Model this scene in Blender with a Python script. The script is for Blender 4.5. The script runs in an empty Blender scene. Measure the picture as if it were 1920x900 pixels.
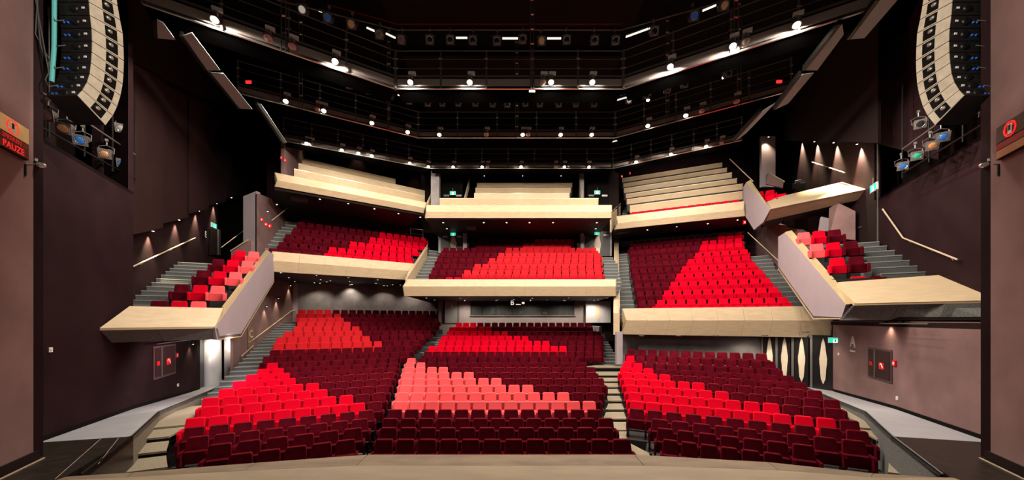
import bpy, bmesh, math, random
from mathutils import Vector, Matrix
random.seed(7)
sc = bpy.context.scene
COL = sc.collection
# ---------------------------------------------------------------- camera, world, exposure
FPX, HOR, EYE = 645.0, 600.0, 3.75          # focal length in pixels (1920 wide), horizon row, eye height
cam_d = bpy.data.cameras.new('camera'); cam = bpy.data.objects.new('camera', cam_d); COL.objects.link(cam)
cam.location = (0, 0, EYE); cam.rotation_euler = (math.pi/2, 0, 0)
cam_d.sensor_width = 36; cam_d.lens = FPX/1920*36; cam_d.shift_y = (HOR-450)/1920
cam_d.clip_end = 200; cam_d.clip_start = .05
sc.camera = cam
wd = bpy.data.worlds.new('world'); sc.world = wd; wd.use_nodes = True
wd.node_tree.nodes['Background'].inputs[0].default_value = (1.0, .86, .74, 1)
wd.node_tree.nodes['Background'].inputs[1].default_value = .012
vs = sc.view_settings
vs.view_transform = 'Standard'; vs.look = 'None'; vs.gamma = 1; vs.use_curve_mapping = False
vs.exposure = 0.0
sc.cycles.use_denoising = True
sc.cycles.max_bounces = 5; sc.cycles.diffuse_bounces = 3; sc.cycles.sample_clamp_indirect = 6

def light(name, kind, loc, energy, color=(1, .84, .66), size=.1, target=None, angle=None, blend=.6, parent=None):
    L = bpy.data.lights.new(name, kind); L.energy = energy; L.color = color
    if kind == 'AREA': L.size = size
    else: L.shadow_soft_size = size
    if kind == 'SPOT': L.spot_size = math.radians(angle or 100); L.spot_blend = blend
    o = bpy.data.objects.new(name, L); COL.objects.link(o); o.location = loc
    if target is not None:
        o.rotation_euler = (Vector(target)-Vector(loc)).to_track_quat('-Z', 'Y').to_euler()
    if parent is not None:
        o.parent = parent; o.matrix_parent_inverse = Matrix.Translation(parent.location).inverted()
    return o
# work lights of the stage, hung above and behind the camera, and two added array spots
light('stage_work_light', 'SPOT', (-4, -3, 9.5), 420, (1, .86, .72), .5, (-3, 9, 1), 130)
light('stage_work_light', 'SPOT', (4, -3, 9.5), 420, (1, .86, .72), .5, (3, 9, 1), 130)
light('stage_work_light', 'SPOT', (-2.5, 1.5, 10.5), 190, (1, .84, .66), .3, (-2.5, 4.6, 1), 62)
light('stage_work_light', 'SPOT', (2.5, 1.5, 10.5), 190, (1, .84, .66), .3, (2.5, 4.6, 1), 62)
light('stage_work_light', 'SPOT', (3.5, 2.0, 10.5), 8000, (1, .88, .74), .2, (-8.7, 7.2, 9.3), 22)  # added narrow spot that brightens the left loudspeaker array
light('stage_work_light', 'SPOT', (-3.5, 2.0, 10.5), 8000, (1, .88, .74), .2, (9.0, 7.2, 9.3), 22)  # added narrow spot that brightens the right loudspeaker array

# front-of-house lamps on the bridge above the stage edge
light('bridge_lamp', 'SPOT', (-2.5, 3.0, 13.5), 8500, (1, .90, .80), .15, (-7.6, 13.2, .6), 34, .8)
light('bridge_lamp', 'SPOT', (0, 3.0, 13.5), 2600, (1, .90, .80), .15, (-.6, 14.0, .6), 32, .8)
light('bridge_lamp', 'SPOT', (2.5, 3.0, 13.5), 5200, (1, .90, .80), .15, (7.2, 13.4, .6), 34, .8)
# ---------------------------------------------------------------- materials
MATS = {}
def mat(name, rgb, rough=.7, metal=0, spec=.3, noise=0, nscale=8, emit=None, estr=0, sheen=0, rgb2=None, bump=0, bscale=60, stretch=None, trans=0):
    if name in MATS: return MATS[name]
    m = bpy.data.materials.new(name); m.use_nodes = True; nt = m.node_tree; b = nt.nodes['Principled BSDF']
    b.inputs['Base Color'].default_value = (*rgb, 1); b.inputs['Roughness'].default_value = rough
    b.inputs['Metallic'].default_value = metal; b.inputs['Specular IOR Level'].default_value = spec
    if sheen:
        b.inputs['Sheen Weight'].default_value = sheen; b.inputs['Sheen Roughness'].default_value = .4
        b.inputs['Sheen Tint'].default_value = (min(1, rgb[0]*2+.2), rgb[1]*2+.02, rgb[2]*2+.02, 1)
    if trans: b.inputs['Transmission Weight'].default_value = trans
    if noise or bump:
        tc = nt.nodes.new('ShaderNodeTexCoord'); mp = nt.nodes.new('ShaderNodeMapping')
        nt.links.new(tc.outputs['Object'], mp.inputs[0])
        if stretch: mp.inputs['Scale'].default_value = stretch
    if noise:
        n = nt.nodes.new('ShaderNodeTexNoise'); n.inputs['Scale'].default_value = nscale; n.inputs['Detail'].default_value = 5
        nt.links.new(mp.outputs[0], n.inputs['Vector'])
        r = nt.nodes.new('ShaderNodeValToRGB'); r.color_ramp.elements[0].position = .35; r.color_ramp.elements[1].position = .68
        c2 = rgb2 or tuple(c*(1-noise) for c in rgb)
        r.color_ramp.elements[0].color = (*c2, 1); r.color_ramp.elements[1].color = (*rgb, 1)
        nt.links.new(n.outputs['Fac'], r.inputs[0]); nt.links.new(r.outputs[0], b.inputs['Base Color'])
    if bump:
        n2 = nt.nodes.new('ShaderNodeTexNoise'); n2.inputs['Scale'].default_value = bscale
        bp = nt.nodes.new('ShaderNodeBump'); bp.inputs['Strength'].default_value = bump; bp.inputs['Distance'].default_value = .02
        nt.links.new(tc.outputs['Object'], n2.inputs['Vector']); nt.links.new(n2.outputs['Fac'], bp.inputs['Height']); nt.links.new(bp.outputs[0], b.inputs['Normal'])
    if emit:
        b.inputs['Emission Color'].default_value = (*emit, 1); b.inputs['Emission Strength'].default_value = estr
    MATS[name] = m; return m
def srgb(r, g, b):
    f = lambda c: (c/255/12.92 if c/255 <= .04045 else ((c/255+.055)/1.055)**2.4)
    return (f(r), f(g), f(b))
def dotted(name, rgb, hole, scale):
    """plywood drilled with a regular grid of small dark holes"""
    m = mat(name, rgb, .55, noise=.16, nscale=3, stretch=(1, 1, 6)); nt = m.node_tree; b = nt.nodes['Principled BSDF']
    src = b.inputs['Base Color'].links[0].from_socket
    tc = nt.nodes.new('ShaderNodeTexCoord')
    sep = nt.nodes.new('ShaderNodeSeparateXYZ'); nt.links.new(tc.outputs['UV'], sep.inputs[0])
    fac = None
    for ax in ('X', 'Y'):
        mu = nt.nodes.new('ShaderNodeMath'); mu.operation = 'MULTIPLY'; mu.inputs[1].default_value = scale; nt.links.new(sep.outputs[ax], mu.inputs[0])
        fr = nt.nodes.new('ShaderNodeMath'); fr.operation = 'FRACT'; nt.links.new(mu.outputs[0], fr.inputs[0])
        sb = nt.nodes.new('ShaderNodeMath'); sb.operation = 'SUBTRACT'; sb.inputs[1].default_value = .5; nt.links.new(fr.outputs[0], sb.inputs[0])
        sq = nt.nodes.new('ShaderNodeMath'); sq.operation = 'MULTIPLY'; nt.links.new(sb.outputs[0], sq.inputs[0]); nt.links.new(sb.outputs[0], sq.inputs[1])
        if fac is None: fac = sq
        else:
            ad = nt.nodes.new('ShaderNodeMath'); nt.links.new(fac.outputs[0], ad.inputs[0]); nt.links.new(sq.outputs[0], ad.inputs[1]); fac = ad
    lt = nt.nodes.new('ShaderNodeMath'); lt.operation = 'LESS_THAN'; lt.inputs[1].default_value = .05; nt.links.new(fac.outputs[0], lt.inputs[0])
    mx = nt.nodes.new('ShaderNodeMix'); mx.data_type = 'RGBA'; nt.links.new(lt.outputs[0], mx.inputs['Factor'])
    nt.links.new(src, mx.inputs[6]); mx.inputs[7].default_value = (*hole, 1); nt.links.new(mx.outputs[2], b.inputs['Base Color'])
    return m
PLY = mat('birch_plywood', (.52, .395, .255), .5, noise=.12, nscale=2.5, stretch=(1, 1, 5))
PLYP = dotted('drilled_plywood', (.48, .35, .215), (.22, .15, .07), 20)
GOLD = mat('plywood_edge', (.46, .36, .21), .35, noise=.1)
LAV = mat('lavender_paint', (.36, .30, .33), .75, noise=.05, nscale=2)
PLUM = mat('plum_wall_paint', (.021, .0093, .0110), .8, spec=.06, noise=.3, nscale=1.3, bump=.05)
PLUM2 = mat('plum_panel_paint', (.021, .0098, .011), .7, spec=.06, noise=.3, nscale=1.0)
BROWN = mat('brown_and_lit_plum_paint', (.22, .135, .13), .85, spec=.08, noise=.22, nscale=1.2, bump=.05)
BLACK = mat('black_paint', (.005, .0043, .004), .8, spec=.06)
DARK = mat('dark_brown_paint', (.014, .0085, .008), .8, spec=.08)
CHAR = mat('charcoal_soffit', (.02, .018, .018), .6)
BMET = mat('black_metal', (.012, .012, .012), .45, .6)
GREYM = mat('grey_steel', (.16, .15, .145), .45, .5)
ALU = mat('aluminium', (.62, .62, .6), .28, .9)
BRASS = mat('pale_handrail', (.62, .50, .36), .35, .3)
MESHP = mat('perforated_grey_panel', (.42, .36, .33), .6, .1, noise=.35, nscale=60, bump=.2, bscale=150)
GRILLE = mat('speckled_grille', (.26, .26, .25), .9, noise=.85, nscale=90, bump=.5, bscale=140)
ACOU = mat('speckled_acoustic_panel', (.50, .66, .68), .9, noise=.4, nscale=60)
STEPG = mat('grey_step_carpet', (.11, .115, .115), .95, noise=.35, nscale=30)
NOSE = mat('step_nosing', (.27, .28, .27), .5)
BEIGE = mat('beige_step_carpet', (.27, .225, .16), .95, noise=.3, nscale=40)
GRANB = mat('beige_granulate', (.22, .185, .135), .95, noise=.55, nscale=40, bump=.3, bscale=90)
STAGEM = mat('worn_stage_boards', (.29, .225, .155), .6, noise=.16, nscale=2.2, stretch=(.5, 1.6, 1))
LIPM = mat('worn_lip_boards', (.215, .155, .105), .6, noise=.3, nscale=2.6, stretch=(.6, 1.4, 1))
STAGED = mat('black_stage_floor', (.022, .016, .012), .38, noise=.5, nscale=5, spec=.35)
RAMPM = mat('grey_linoleum', (.34, .335, .36), .4, noise=.1, nscale=2)
CONC = mat('grey_concrete', (.22, .20, .20), .8, noise=.3, nscale=2)
WHITE = mat('white_plastic', (.75, .74, .72), .5)
REDS = mat('signal_red', (.7, .01, .012), .5)
GREEN = mat('exit_green', (.01, .42, .28), .5, emit=(.02, .75, .5), estr=.9)
EXITW = mat('exit_white', (.8, .9, .85), .5, emit=(.7, 1, .9), estr=1.0)
LENS = mat('lit_lamp_lens', (1, .9, .75), .5, emit=(1, .84, .62), estr=20)
LENS2 = mat('lit_small_lens', (1, .9, .75), .5, emit=(1, .84, .62), estr=9)
TUBE = mat('fluorescent_tube', (.9, .88, .82), .5, emit=(1, .93, .82), estr=1.1)
GLASS_D = mat('dark_lens', (.02, .02, .025), .08, spec=.8)
FABC = {'d': mat('maroon_velvet', (.100, .0024, .0092), .9, spec=.04, noise=.45, nscale=5),
        'r': mat('red_velvet', (.56, .0004, .015), .9, spec=.05),
        'm': mat('scarlet_velvet', (.50, .013, .020), .9, spec=.05),
        'c': mat('coral_velvet', (.85, .105, .115), .9, spec=.05)}
RIMLIT = {'d': mat('maroon_rim_light', (.42, .006, .014), .7), 'r': mat('red_rim_light', (.85, .02, .03), .7), 'm': mat('scarlet_rim_light', (.85, .06, .06), .7), 'c': mat('coral_rim_light', (.85, .07, .075), .7)}  # brighter edge lines: rim light on the seat backs put into colour
CNAME = {'d': 'dark maroon', 'r': 'bright red', 'm': 'scarlet', 'c': 'coral'}

# ---------------------------------------------------------------- geometry helpers
def at(px, py, d): return Vector(((px-960)/FPX*d, d, EYE+(HOR-py)/FPX*d))
def pl(px, py, A, B):
    """where the sight line of a pixel meets the vertical wall plane x = A + B*y"""
    return at(px, py, A/((px-960)/FPX-B))
def dz(py, z): return (EYE-z)*FPX/(py-HOR)
def on3(px, py, P, Q, R):
    """where the sight line of a pixel meets the plane through three points"""
    n = (Q-P).cross(R-P); o = Vector((0, 0, EYE)); r = at(px, py, 1.0)-o; return o+r*((P-o).dot(n)/r.dot(n))
def onz(px, py, z): return at(px, py, dz(py, z))

class MB:
    def __init__(s): s.v = []; s.f = []; s.mi = []; s.uv = None
    def add(s, vs, fs, mi=0):
        o = len(s.v); s.v += [tuple(p) for p in vs]; s.f += [tuple(i+o for i in f) for f in fs]; s.mi += [mi]*len(fs); return s
    def box(s, c, size, rz=0, mi=0):
        x, y, z = [q/2 for q in size]; ca, sa = math.cos(rz), math.sin(rz); vs = []
        for k in (-z, z):
            for i, j in ((-x, -y), (x, -y), (x, y), (-x, y)): vs.append((c[0]+i*ca-j*sa, c[1]+i*sa+j*ca, c[2]+k))
        return s.add(vs, [(3, 2, 1, 0), (4, 5, 6, 7), (0, 1, 5, 4), (1, 2, 6, 5), (2, 3, 7, 6), (3, 0, 4, 7)], mi)
    def prism(s, pts, vec, mi=0):
        n = len(pts); v = Vector(vec); a = [Vector(p) for p in pts]
        return s.add(a+[p+v for p in a], [tuple(range(n))[::-1], tuple(range(n, 2*n))]+[(i, (i+1) % n, n+(i+1) % n, n+i) for i in range(n)], mi)
    def tube(s, pts, r, n=8, mi=0, closed=False):
        pts = [Vector(p) for p in pts]; m = len(pts); rings = []
        for i, p in enumerate(pts):
            if closed: t = pts[(i+1) % m]-pts[i-1]
            else: t = pts[min(i+1, m-1)]-pts[max(i-1, 0)]
            t.normalize(); up = Vector((0, 0, 1)) if abs(t.z) < .95 else Vector((1, 0, 0))
            a = t.cross(up).normalized(); b = t.cross(a)
            rings.append([p+a*(r*math.cos(q*2*math.pi/n))+b*(r*math.sin(q*2*math.pi/n)) for q in range(n)])
        vs = [p for R in rings for p in R]; fs = []
        for i in range(m if closed else m-1):
            j = (i+1) % m
            for q in range(n): fs.append((i*n+q, i*n+(q+1) % n, j*n+(q+1) % n, j*n+q))
        if not closed: fs += [tuple(range(n))[::-1], tuple(range((m-1)*n, m*n))]
        return s.add(vs, fs, mi)
    def lathe(s, base, axis, prof, n=12, mi=0):
        """prof = list of (distance along axis, radius)"""
        base = Vector(base); t = Vector(axis).normalized(); up = Vector((0, 0, 1)) if abs(t.z) < .95 else Vector((1, 0, 0))
        a = t.cross(up).normalized(); b = t.cross(a); vs = []
        for h, r in prof:
            for q in range(n): vs.append(base+t*h+a*(r*math.cos(q*2*math.pi/n))+b*(r*math.sin(q*2*math.pi/n)))
        m = len(prof); fs = [(i*n+q, i*n+(q+1) % n, (i+1)*n+(q+1) % n, (i+1)*n+q) for i in range(m-1) for q in range(n)]
        fs += [tuple(range(n))[::-1], tuple(range((m-1)*n, m*n))]
        return s.add(vs, fs, mi)
    def mesh(s, name):
        me = bpy.data.meshes.new(name); me.from_pydata(s.v, [], s.f)
        if any(s.mi): me.polygons.foreach_set('material_index', s.mi)
        bm = bmesh.new(); bm.from_mesh(me); bmesh.ops.recalc_face_normals(bm, faces=bm.faces); bm.to_mesh(me); bm.free()
        me.update(); return me
    def build(s, name, m, parent=None, smooth=False, origin=None, **tags):
        me = s.mesh(name); return link(name, me, m, parent, smooth, origin, **tags)
def link(name, me, m=None, parent=None, smooth=False, origin=None, **tags):
    if m is not None and not me.materials:
        for q in (m if isinstance(m, (list, tuple)) else [m]): me.materials.append(q)
    if smooth: me.polygons.foreach_set('use_smooth', [True]*len(me.polygons))
    o = bpy.data.objects.new(name, me); COL.objects.link(o)
    if parent is not None:
        o.parent = parent
        if parent.get('abs'): o.matrix_parent_inverse = Matrix.Translation(parent.location).inverted()
    for k, v in tags.items(): o[k] = v
    return o
def thing(name, loc, label=None, category=None, group=None, kind=None, rz=0, absolute=True):
    o = bpy.data.objects.new(name, None); COL.objects.link(o); o.location = loc; o.rotation_euler = (0, 0, rz); o.empty_display_size = .2
    if absolute: o['abs'] = 1
    if label: o['label'] = label
    if category: o['category'] = category
    if group: o['group'] = group
    if kind: o['kind'] = kind
    return o
def sub(name, mb, m, parent, grand):
    """a sub-part under a part whose thing uses absolute coordinates"""
    o = mb.build(name, m); o.parent = parent; return o
def copy_tree(o, parent=None):
    c = o.copy(); COL.objects.link(c)
    if parent is not None: c.parent = parent
    for ch in list(o.children): copy_tree(ch, c)
    return c
def planar_uv(me, ax, az=Vector((0, 0, 1))):
    uv = me.uv_layers.new(name='UVMap')
    for lp in me.loops:
        co = me.vertices[lp.vertex_index].co; uv.data[lp.index].uv = (co.dot(ax), co.dot(az))
ORD = ['first', 'second', 'third', 'fourth', 'fifth', 'sixth', 'seventh', 'eighth', 'ninth', 'tenth', 'eleventh', 'twelfth', 'thirteenth', 'fourteenth', 'fifteenth', 'sixteenth', 'seventeenth', 'eighteenth', 'nineteenth', 'twentieth', 'twenty-first', 'twenty-second', 'twenty-third', 'twenty-fourth']
def text_mesh(name, body, size, depth, m, parent, origin, xdir, zdir, **tags):
    cu = bpy.data.curves.new(name, 'FONT'); cu.body = body; cu.size = size; cu.extrude = depth; cu.align_x = 'CENTER'; cu.align_y = 'CENTER'; cu.resolution_u = 3
    tmp = bpy.data.objects.new(name, cu); COL.objects.link(tmp)
    me = bpy.data.meshes.new_from_object(tmp.evaluated_get(bpy.context.evaluated_depsgraph_get()))
    bpy.data.objects.remove(tmp)
    x = Vector(xdir).normalized(); z = Vector(zdir).normalized(); y = z.cross(x)
    M = Matrix((( x.x, z.x, -y.x, origin[0]), (x.y, z.y, -y.y, origin[1]), (x.z, z.z, -y.z, origin[2]), (0, 0, 0, 1)))
    me.transform(M); me.materials.clear(); me.name = name
    return link(name, me, m, parent, **tags)
# ================================================================ THE SETTING
LA, LB = -6.93, -.48      # left side wall plane   x = LA + LB*y
RA, RB = 7.06, .48        # right side wall plane
LA2 = -8.0                # recessed wall behind the left side box
RA2 = 8.6                 # recessed wall behind the right side boxes
def wx(A, B, y): return A+B*y
# stage
edge = [(-7.85, 6.05), (-6.85, 6.22), (-4.94, 6.64), (-2.95, 7.04), (2.5, 7.04), (4.96, 6.67), (6.5, 6.18), (7.7, 6.0)]
st = thing('floor', (0, 0, 0), kind='structure')
def slab(pts, ztop, th): return MB().prism([(x, y, ztop) for x, y in pts], (0, 0, -th))
slab([(-7.85, -7), (7.7, -7), (7.7, 6.0), (6.3, 6.02), (4.9, 6.3), (2.5, 6.5), (-2.95, 6.5), (-4.9, 6.28), (-6.75, 6.02), (-7.85, 5.9)], 1.0, .3).build('stage_board', STAGEM, st)
inner = [(-7.85, 5.92), (-6.75, 6.035), (-4.9, 6.3), (-2.95, 6.515), (2.5, 6.515), (4.9, 6.32), (6.3, 6.04), (7.7, 6.015)]
for i in range(7):   # the loose boards along the stage lip
    a, b, c, d = edge[i], edge[i+1], inner[i+1], inner[i]
    g = .006
    slab([(a[0]+g, a[1]), (b[0]-g, b[1]), (c[0]-g, c[1]), (d[0]+g, d[1])],   .995, .25).build('lip_board', LIPM, st)
mb = MB()
for i in range(7): mb.prism([(edge[i][0], edge[i][1]-.02, .75), (edge[i+1][0], edge[i+1][1]-.02, .75), (edge[i+1][0], edge[i+1][1]-.02, -.3), (edge[i][0], edge[i][1]-.02, -.3)], (0, -.1, 0))
mb.build('stage_front', DARK, st)
# dark apron at both sides and the grey ramps
for s, A, B in ((-1, LA, LB), (1, RA, RB)):
    x0 = -7.85 if s < 0 else 7.7
    slab([(x0, -7), (x0, 6.05), (s*9.0, 8.14), (wx(A, B, 7.66)+s*.3, 7.66), (s*9.6, 6.6), (s*9.4, 5.5), (s*12, 5), (s*12, -7)], .998, .3).build('apron', STAGED, st)
    # thin joint strips on the apron
    for (p, q) in (((s*7.3, 5.2), (s*9.55, 8.0)), ((s*7.05, 5.6), (s*9.2, 8.05))):
        v = Vector((q[0]-p[0], q[1]-p[1], 0)).normalized(); n = Vector((v.y, -v.x, 0))*.004
        if s < 0:
            P = Vector((*p, .999)); Q = Vector((*q, .999)); t0 = max(0, (7.9-abs(p[0]))/(abs(q[0])-abs(p[0]))); P = P.lerp(Q, t0)
            MB().prism([P-n, P+n, Q+n, Q-n], (0, 0, .003)).build('floor_strip', BRASS, st)
    W1 = [(wx(A, B, y)+s*.25, y, z) for y, z in ((7.66, 1.0), (11.2, .87), (16.2, .48), (19.2, .42))]
    I1 = [(s*8.96, 8.14, 1.0), (s*10.95, 10.69, .9), (s*15.3, 19.0, .42)]
    mb = MB(); pts = [W1[0], I1[0], I1[1], W1[1]]
    for q in ([W1[0], I1[0], I1[1], W1[1]], [W1[1], I1[1], I1[2], W1[2]], [W1[2], I1[2], W1[3]]): mb.prism(q, (0, 0, -.12))
    mb.build('ramp', RAMPM, st)
    mb = MB()   # black edge strip of the ramp
    E0 = [(s*7.62, 6.12, 1.0)]+I1
    for a, b in zip(E0, E0[1:]):
        a = Vector(a); b = Vector(b); n = Vector((-(b-a).y, (b-a).x, 0)).normalized()*.07*(-s)
        mb.prism([a+Vector((0, 0, .004)), b+Vector((0, 0, .004)), b+n*.5+Vector((0, 0, .004)), a+n*.5+Vector((0, 0, .004))], (0, 0, -.1))
    mb.build('ramp_edge', BLACK, st)
    for j, (a, b) in enumerate(zip(E0, E0[1:])):
        a = Vector(a); b = Vector(b)
        MB().prism([a, b, Vector((b.x, b.y, -.35)), Vector((a.x, a.y, -.35))], (s*.12, .05, 0)).build('ramp_face', (STAGED if j == 0 else GRANB) if s < 0 else GRILLE, st)
# base floor of the auditorium
MB().box((0, 18, -.42), (40, 27, .2)).build('base_slab', DARK, st)
for s, A, B, y1 in ((-1, LA, LB, 16.15), (1, RA, RB, 15.55)):
    b = thing('baseboard_'+('left' if s < 0 else 'right'), (wx(A, B, 7.7), 7.7, 1), kind='structure')
    zz = lambda y: (1.0 if y < 7.66 else 1.0-.13*(y-7.66)/3.54 if y < 11.2 else .87-.39*(y-11.2)/5.0)
    for a, c in ((7.0, 7.66), (7.66, 11.2), (11.2, y1)):
        MB().prism([(wx(A, B, a)-s*.03, a, zz(a)), (wx(A, B, c)-s*.03, c, zz(c)), (wx(A, B, c)-s*.03, c, zz(c)+.1), (wx(A, B, a)-s*.03, a, zz(a)+.1)], (s*.05, 0, 0)).build('board', BLACK, b)
# ---- proscenium reveals
for s in (-1, 1):
    sd = 'left' if s < 0 else 'right'
    w = thing('wall_proscenium_'+sd, (s*9.5, 6.7, 1), kind='structure')
    P = [(s*9.42, 6.77), (s*8.9, 5.8), (s*8.6, 5.0), (s*8.6, -7), (s*12, -7), (s*14, 6.77)]
    MB().prism([(x, y, .99) for x, y in P], (0, 0, 17)).build('reveal', BROWN, w)
    a, b = Vector((s*9.40, 6.8, 1.0)), Vector((s*8.87, 5.8, 1.0)); n = Vector((-s*.9, .48, 0))*.035
    MB().prism([a, b, b+n, a+n], (0, 0, .17)).build('baseboard', DARK, w)
    MB().prism([a+n*2.5, b+n*2.5, b+n*3.2, a+n*3.2], (0, 0, .015)).build('floor_trim', BRASS, w)
# ---- left side wall, with a lighting bay cut out above
wl = thing('wall_left', (wx(LA, LB, 10), 10, 1), kind='structure')
def wallslab(A, B, y0, y1, z0, z1, th, s): return MB().prism([(wx(A, B, y0), y0, z0), (wx(A, B, y1), y1, z0), (wx(A, B, y1), y1, z1), (wx(A, B, y0), y0, z1)], (s*th, 0, 0))
wallslab(LA, LB, 6.9, 11.16, .5, 7.9, .35, -1).build('side_panel', PLUM, wl)
wallslab(LA, LB, 11.16, 16.15, .2, 3.4, .35, -1).build('lower_panel', PLUM, wl)
wallslab(LA, LB, 19.3, 19.6, .2, 5.5, .35, -1).build('door_jamb', PLUM, wl)
MB().prism([(wx(LA, LB, 11.16), 11.16, 3.0), (wx(LA2, LB, 11.5), 11.5, 3.0), (wx(LA2, LB, 11.5), 11.5, 15), (wx(LA, LB, 11.16), 11.16, 15)], (0, -.15, 0)).build('return_panel', PLUM, wl)
wallslab(LA2, LB, 11.2, 21.3, 3.2, 19, .3, -1).build('recess_panel', PLUM2, wl)
MB().prism([(-20, 6.5, 7.9), (-20, 12, 7.9), (wx(LA, LB, 11.16), 11.16, 7.9), (wx(LA, LB, 6.9), 6.9, 7.9)], (0, 0, -.1)).build('bay_sill', DARK, wl)
MB().prism([(-15.4, 6.8, 7.9), (-15.4, 14, 7.9), (-15.4, 14, 19), (-15.4, 6.8, 19)], (-.2, 0, 0)).build('bay_back', DARK, wl)
MB().prism([(-9.9, 6.95, 1), (-9.45, 6.75, 1), (-9.45, 6.75, 18), (-9.9, 6.95, 18)], (-.02, .2, 0)).build('corner_strip', PLUM2, wl)
# plum panels hung in front of the recessed wall, stepping up with the stairs
PAN = [(249, 306, 118, 150, 440, 427, .55), (306, 354, 158, 180, 419, 407, .42), (354, 391, 184, 199, 401, 391, .5), (391, 424, 204, 218, 385, 378, .38), (424, 520, 222, 262, 372, 352, .46)]
for x0, x1, t0, t1, b0, b1, off in PAN:
    A = LA2+off
    MB().prism([pl(x0, b0, A, LB), pl(x1, b1, A, LB), pl(x1, t1, A, LB), pl(x0, t0, A, LB)], (-.08, 0, 0)).build('plum_panel', mat('plum_panel_%d' % (x0 % 3), ((.026, .012, .012), (.021, .0098, .011), (.032, .016, .016))[x0 % 3], .6, spec=.1, noise=.25, nscale=.8), wl)
MB().prism([pl(249, 116, LA2+.5, LB), pl(540, 262, LA2+.5, LB), pl(540, 200, LA2+.5, LB), pl(470, 100, LA2+.5, LB), pl(249, -60, LA2+.5, LB)], (-.1, 0, 0)).build('upper_fascia', DARK, wl)
# ---- right side wall
wr = thing('wall_right', (wx(RA, RB, 10), 10, 1), kind='structure')
wallslab(RA, RB, 6.9, 15.58, .3, 3.7, .3, 1).build('lower_panel', BROWN, wr)  # same plum paint as above, its stronger light put into a lighter colour
wallslab(RA2, RB, 6.9, 15.0, 3.6, 8.95, .35, 1).build('upper_panel', PLUM, wr)
wallslab(RA2, RB, 15.0, 30, 3.8, 19, .3, 1).build('recess_panel', PLUM2, wr)
MB().prism([(20, 6.5, 8.95), (20, 15.0, 8.95), (wx(RA2, RB, 15.0), 15.0, 8.95), (wx(RA2, RB, 6.9), 6.9, 8.95)], (0, 0, -.1)).build('bay_sill', DARK, wr)
MB().prism([(17.5, 6.8, 8.9), (17.5, 16, 8.9), (17.5, 16, 19), (17.5, 6.8, 19)], (.2, 0, 0)).build('bay_back', DARK, wr)
MB().prism([(9.9, 6.95, 1), (9.45, 6.75, 1), (9.45, 6.75, 18), (9.9, 6.95, 18)], (.02, .2, 0)).build('corner_strip', PLUM2, wr)
MB().prism([(wx(RA, RB, 6.9), 6.9, 3.68), (wx(RA2, RB, 6.9)+.2, 6.9, 3.68), (wx(RA2, RB, 30)+.2, 30, 3.68), (wx(RA, RB, 30), 30, 3.68)], (0, 0, -.15)).build('ledge', DARK, wr)
# dark hanging fascia above the upper right box (its lower edge carries the row of wall lamps)
MB().prism([pl(1385, 262, 7.6, RB), pl(1646, 268, 7.6, RB), pl(1646, 150, 7.6, RB), pl(1646, -200, 7.6, RB), pl(1560, -200, 7.6, RB), pl(1385, 150, 7.6, RB)], (.12, 0, 0)).build('upper_fascia', DARK, wr)
MB().prism([pl(1640, 268, 8.5, RB), pl(1704, 285, 8.5, RB), pl(1704, 60, 8.5, RB), pl(1640, 80, 8.5, RB)], (.1, 0, 0)).build('plum_panel', PLUM, wr)
MB().prism([pl(1704, 285, 8.35, RB), pl(1760, 300, 8.35, RB), pl(1760, -80, 8.35, RB), pl(1704, 40, 8.35, RB)], (.1, 0, 0)).build('plum_panel', PLUM, wr)
# ---- ceiling and rear walls
cl = thing('ceiling', (0, 18, 18.6), kind='structure')
MB().box((0, 17, 18.8), (44, 44, .3)).build('roof_slab', BLACK, cl)
for k in range(6): MB().box((0, 9+k*3.6, 18.35), (12, 1.7, .12)).build('ceiling_board', DARK, cl)
wb = thing('wall_back', (0, 34, 0), kind='structure')
MB().box((0, 34.2, 9), (44, .4, 20)).build('rear_panel', BLACK, wb)
MB().box((-21, 21, 9), (.4, 28, 20)).build('outer_panel', BLACK, wb)
MB().box((21, 21, 9), (.4, 28, 20)).build('outer_panel', BLACK, wb)
# ================================================================ SEATING BLOCKS
def hitline(px, p, u):
    k = (px-960)/FPX; return (k*p[1]-p[0])/(u[0]-k*u[1])
class Block:
    def __init__(s, name, where, p0, ang, rows):
        """rows: (set-back, left px, right px, floor z, colour string left to right)"""
        s.name, s.where = name, where; a = math.radians(ang); s.a = a
        s.u = Vector((math.cos(a), math.sin(a), 0)); s.v = Vector((-math.sin(a), math.cos(a), 0)); s.p0 = Vector((*p0, 0)); s.rows = []
        for (b, pL, pR, z, cs) in rows:
            p = s.p0+s.v*b; tl = hitline(pL, p, s.u); tr = hitline(pR, p, s.u)
            s.rows.append((b, tl, tr, z, cs))
    def pt(s, t, b, z=0):
        q = s.p0+s.u*t+s.v*b; return Vector((q.x, q.y, z))
D_, R_, C_ = 'd', 'r', 'c'
FL = [-.06, -.06, -.07, -.05, 0, .12, .23, .35, .47, .58, .69, .84, 1.08, 1.31, 1.6, 1.88, 2.19, 2.46, 2.76, 3.02, 3.32, 3.63]
pLl = [425, 385, 347, 342, 345, 375, 377, 408, 434, 458.6, 480, 498, 491, 504, 511.5, 516, 530, 549, 556, 559.6, 557, 558]
pRl = [670, 683, 693, 703, 718, 725, 730, 735, 740, 745, 747, 748, 768, 775, 788, 797, 809, 815, 821, 824, 827, 830]
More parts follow.
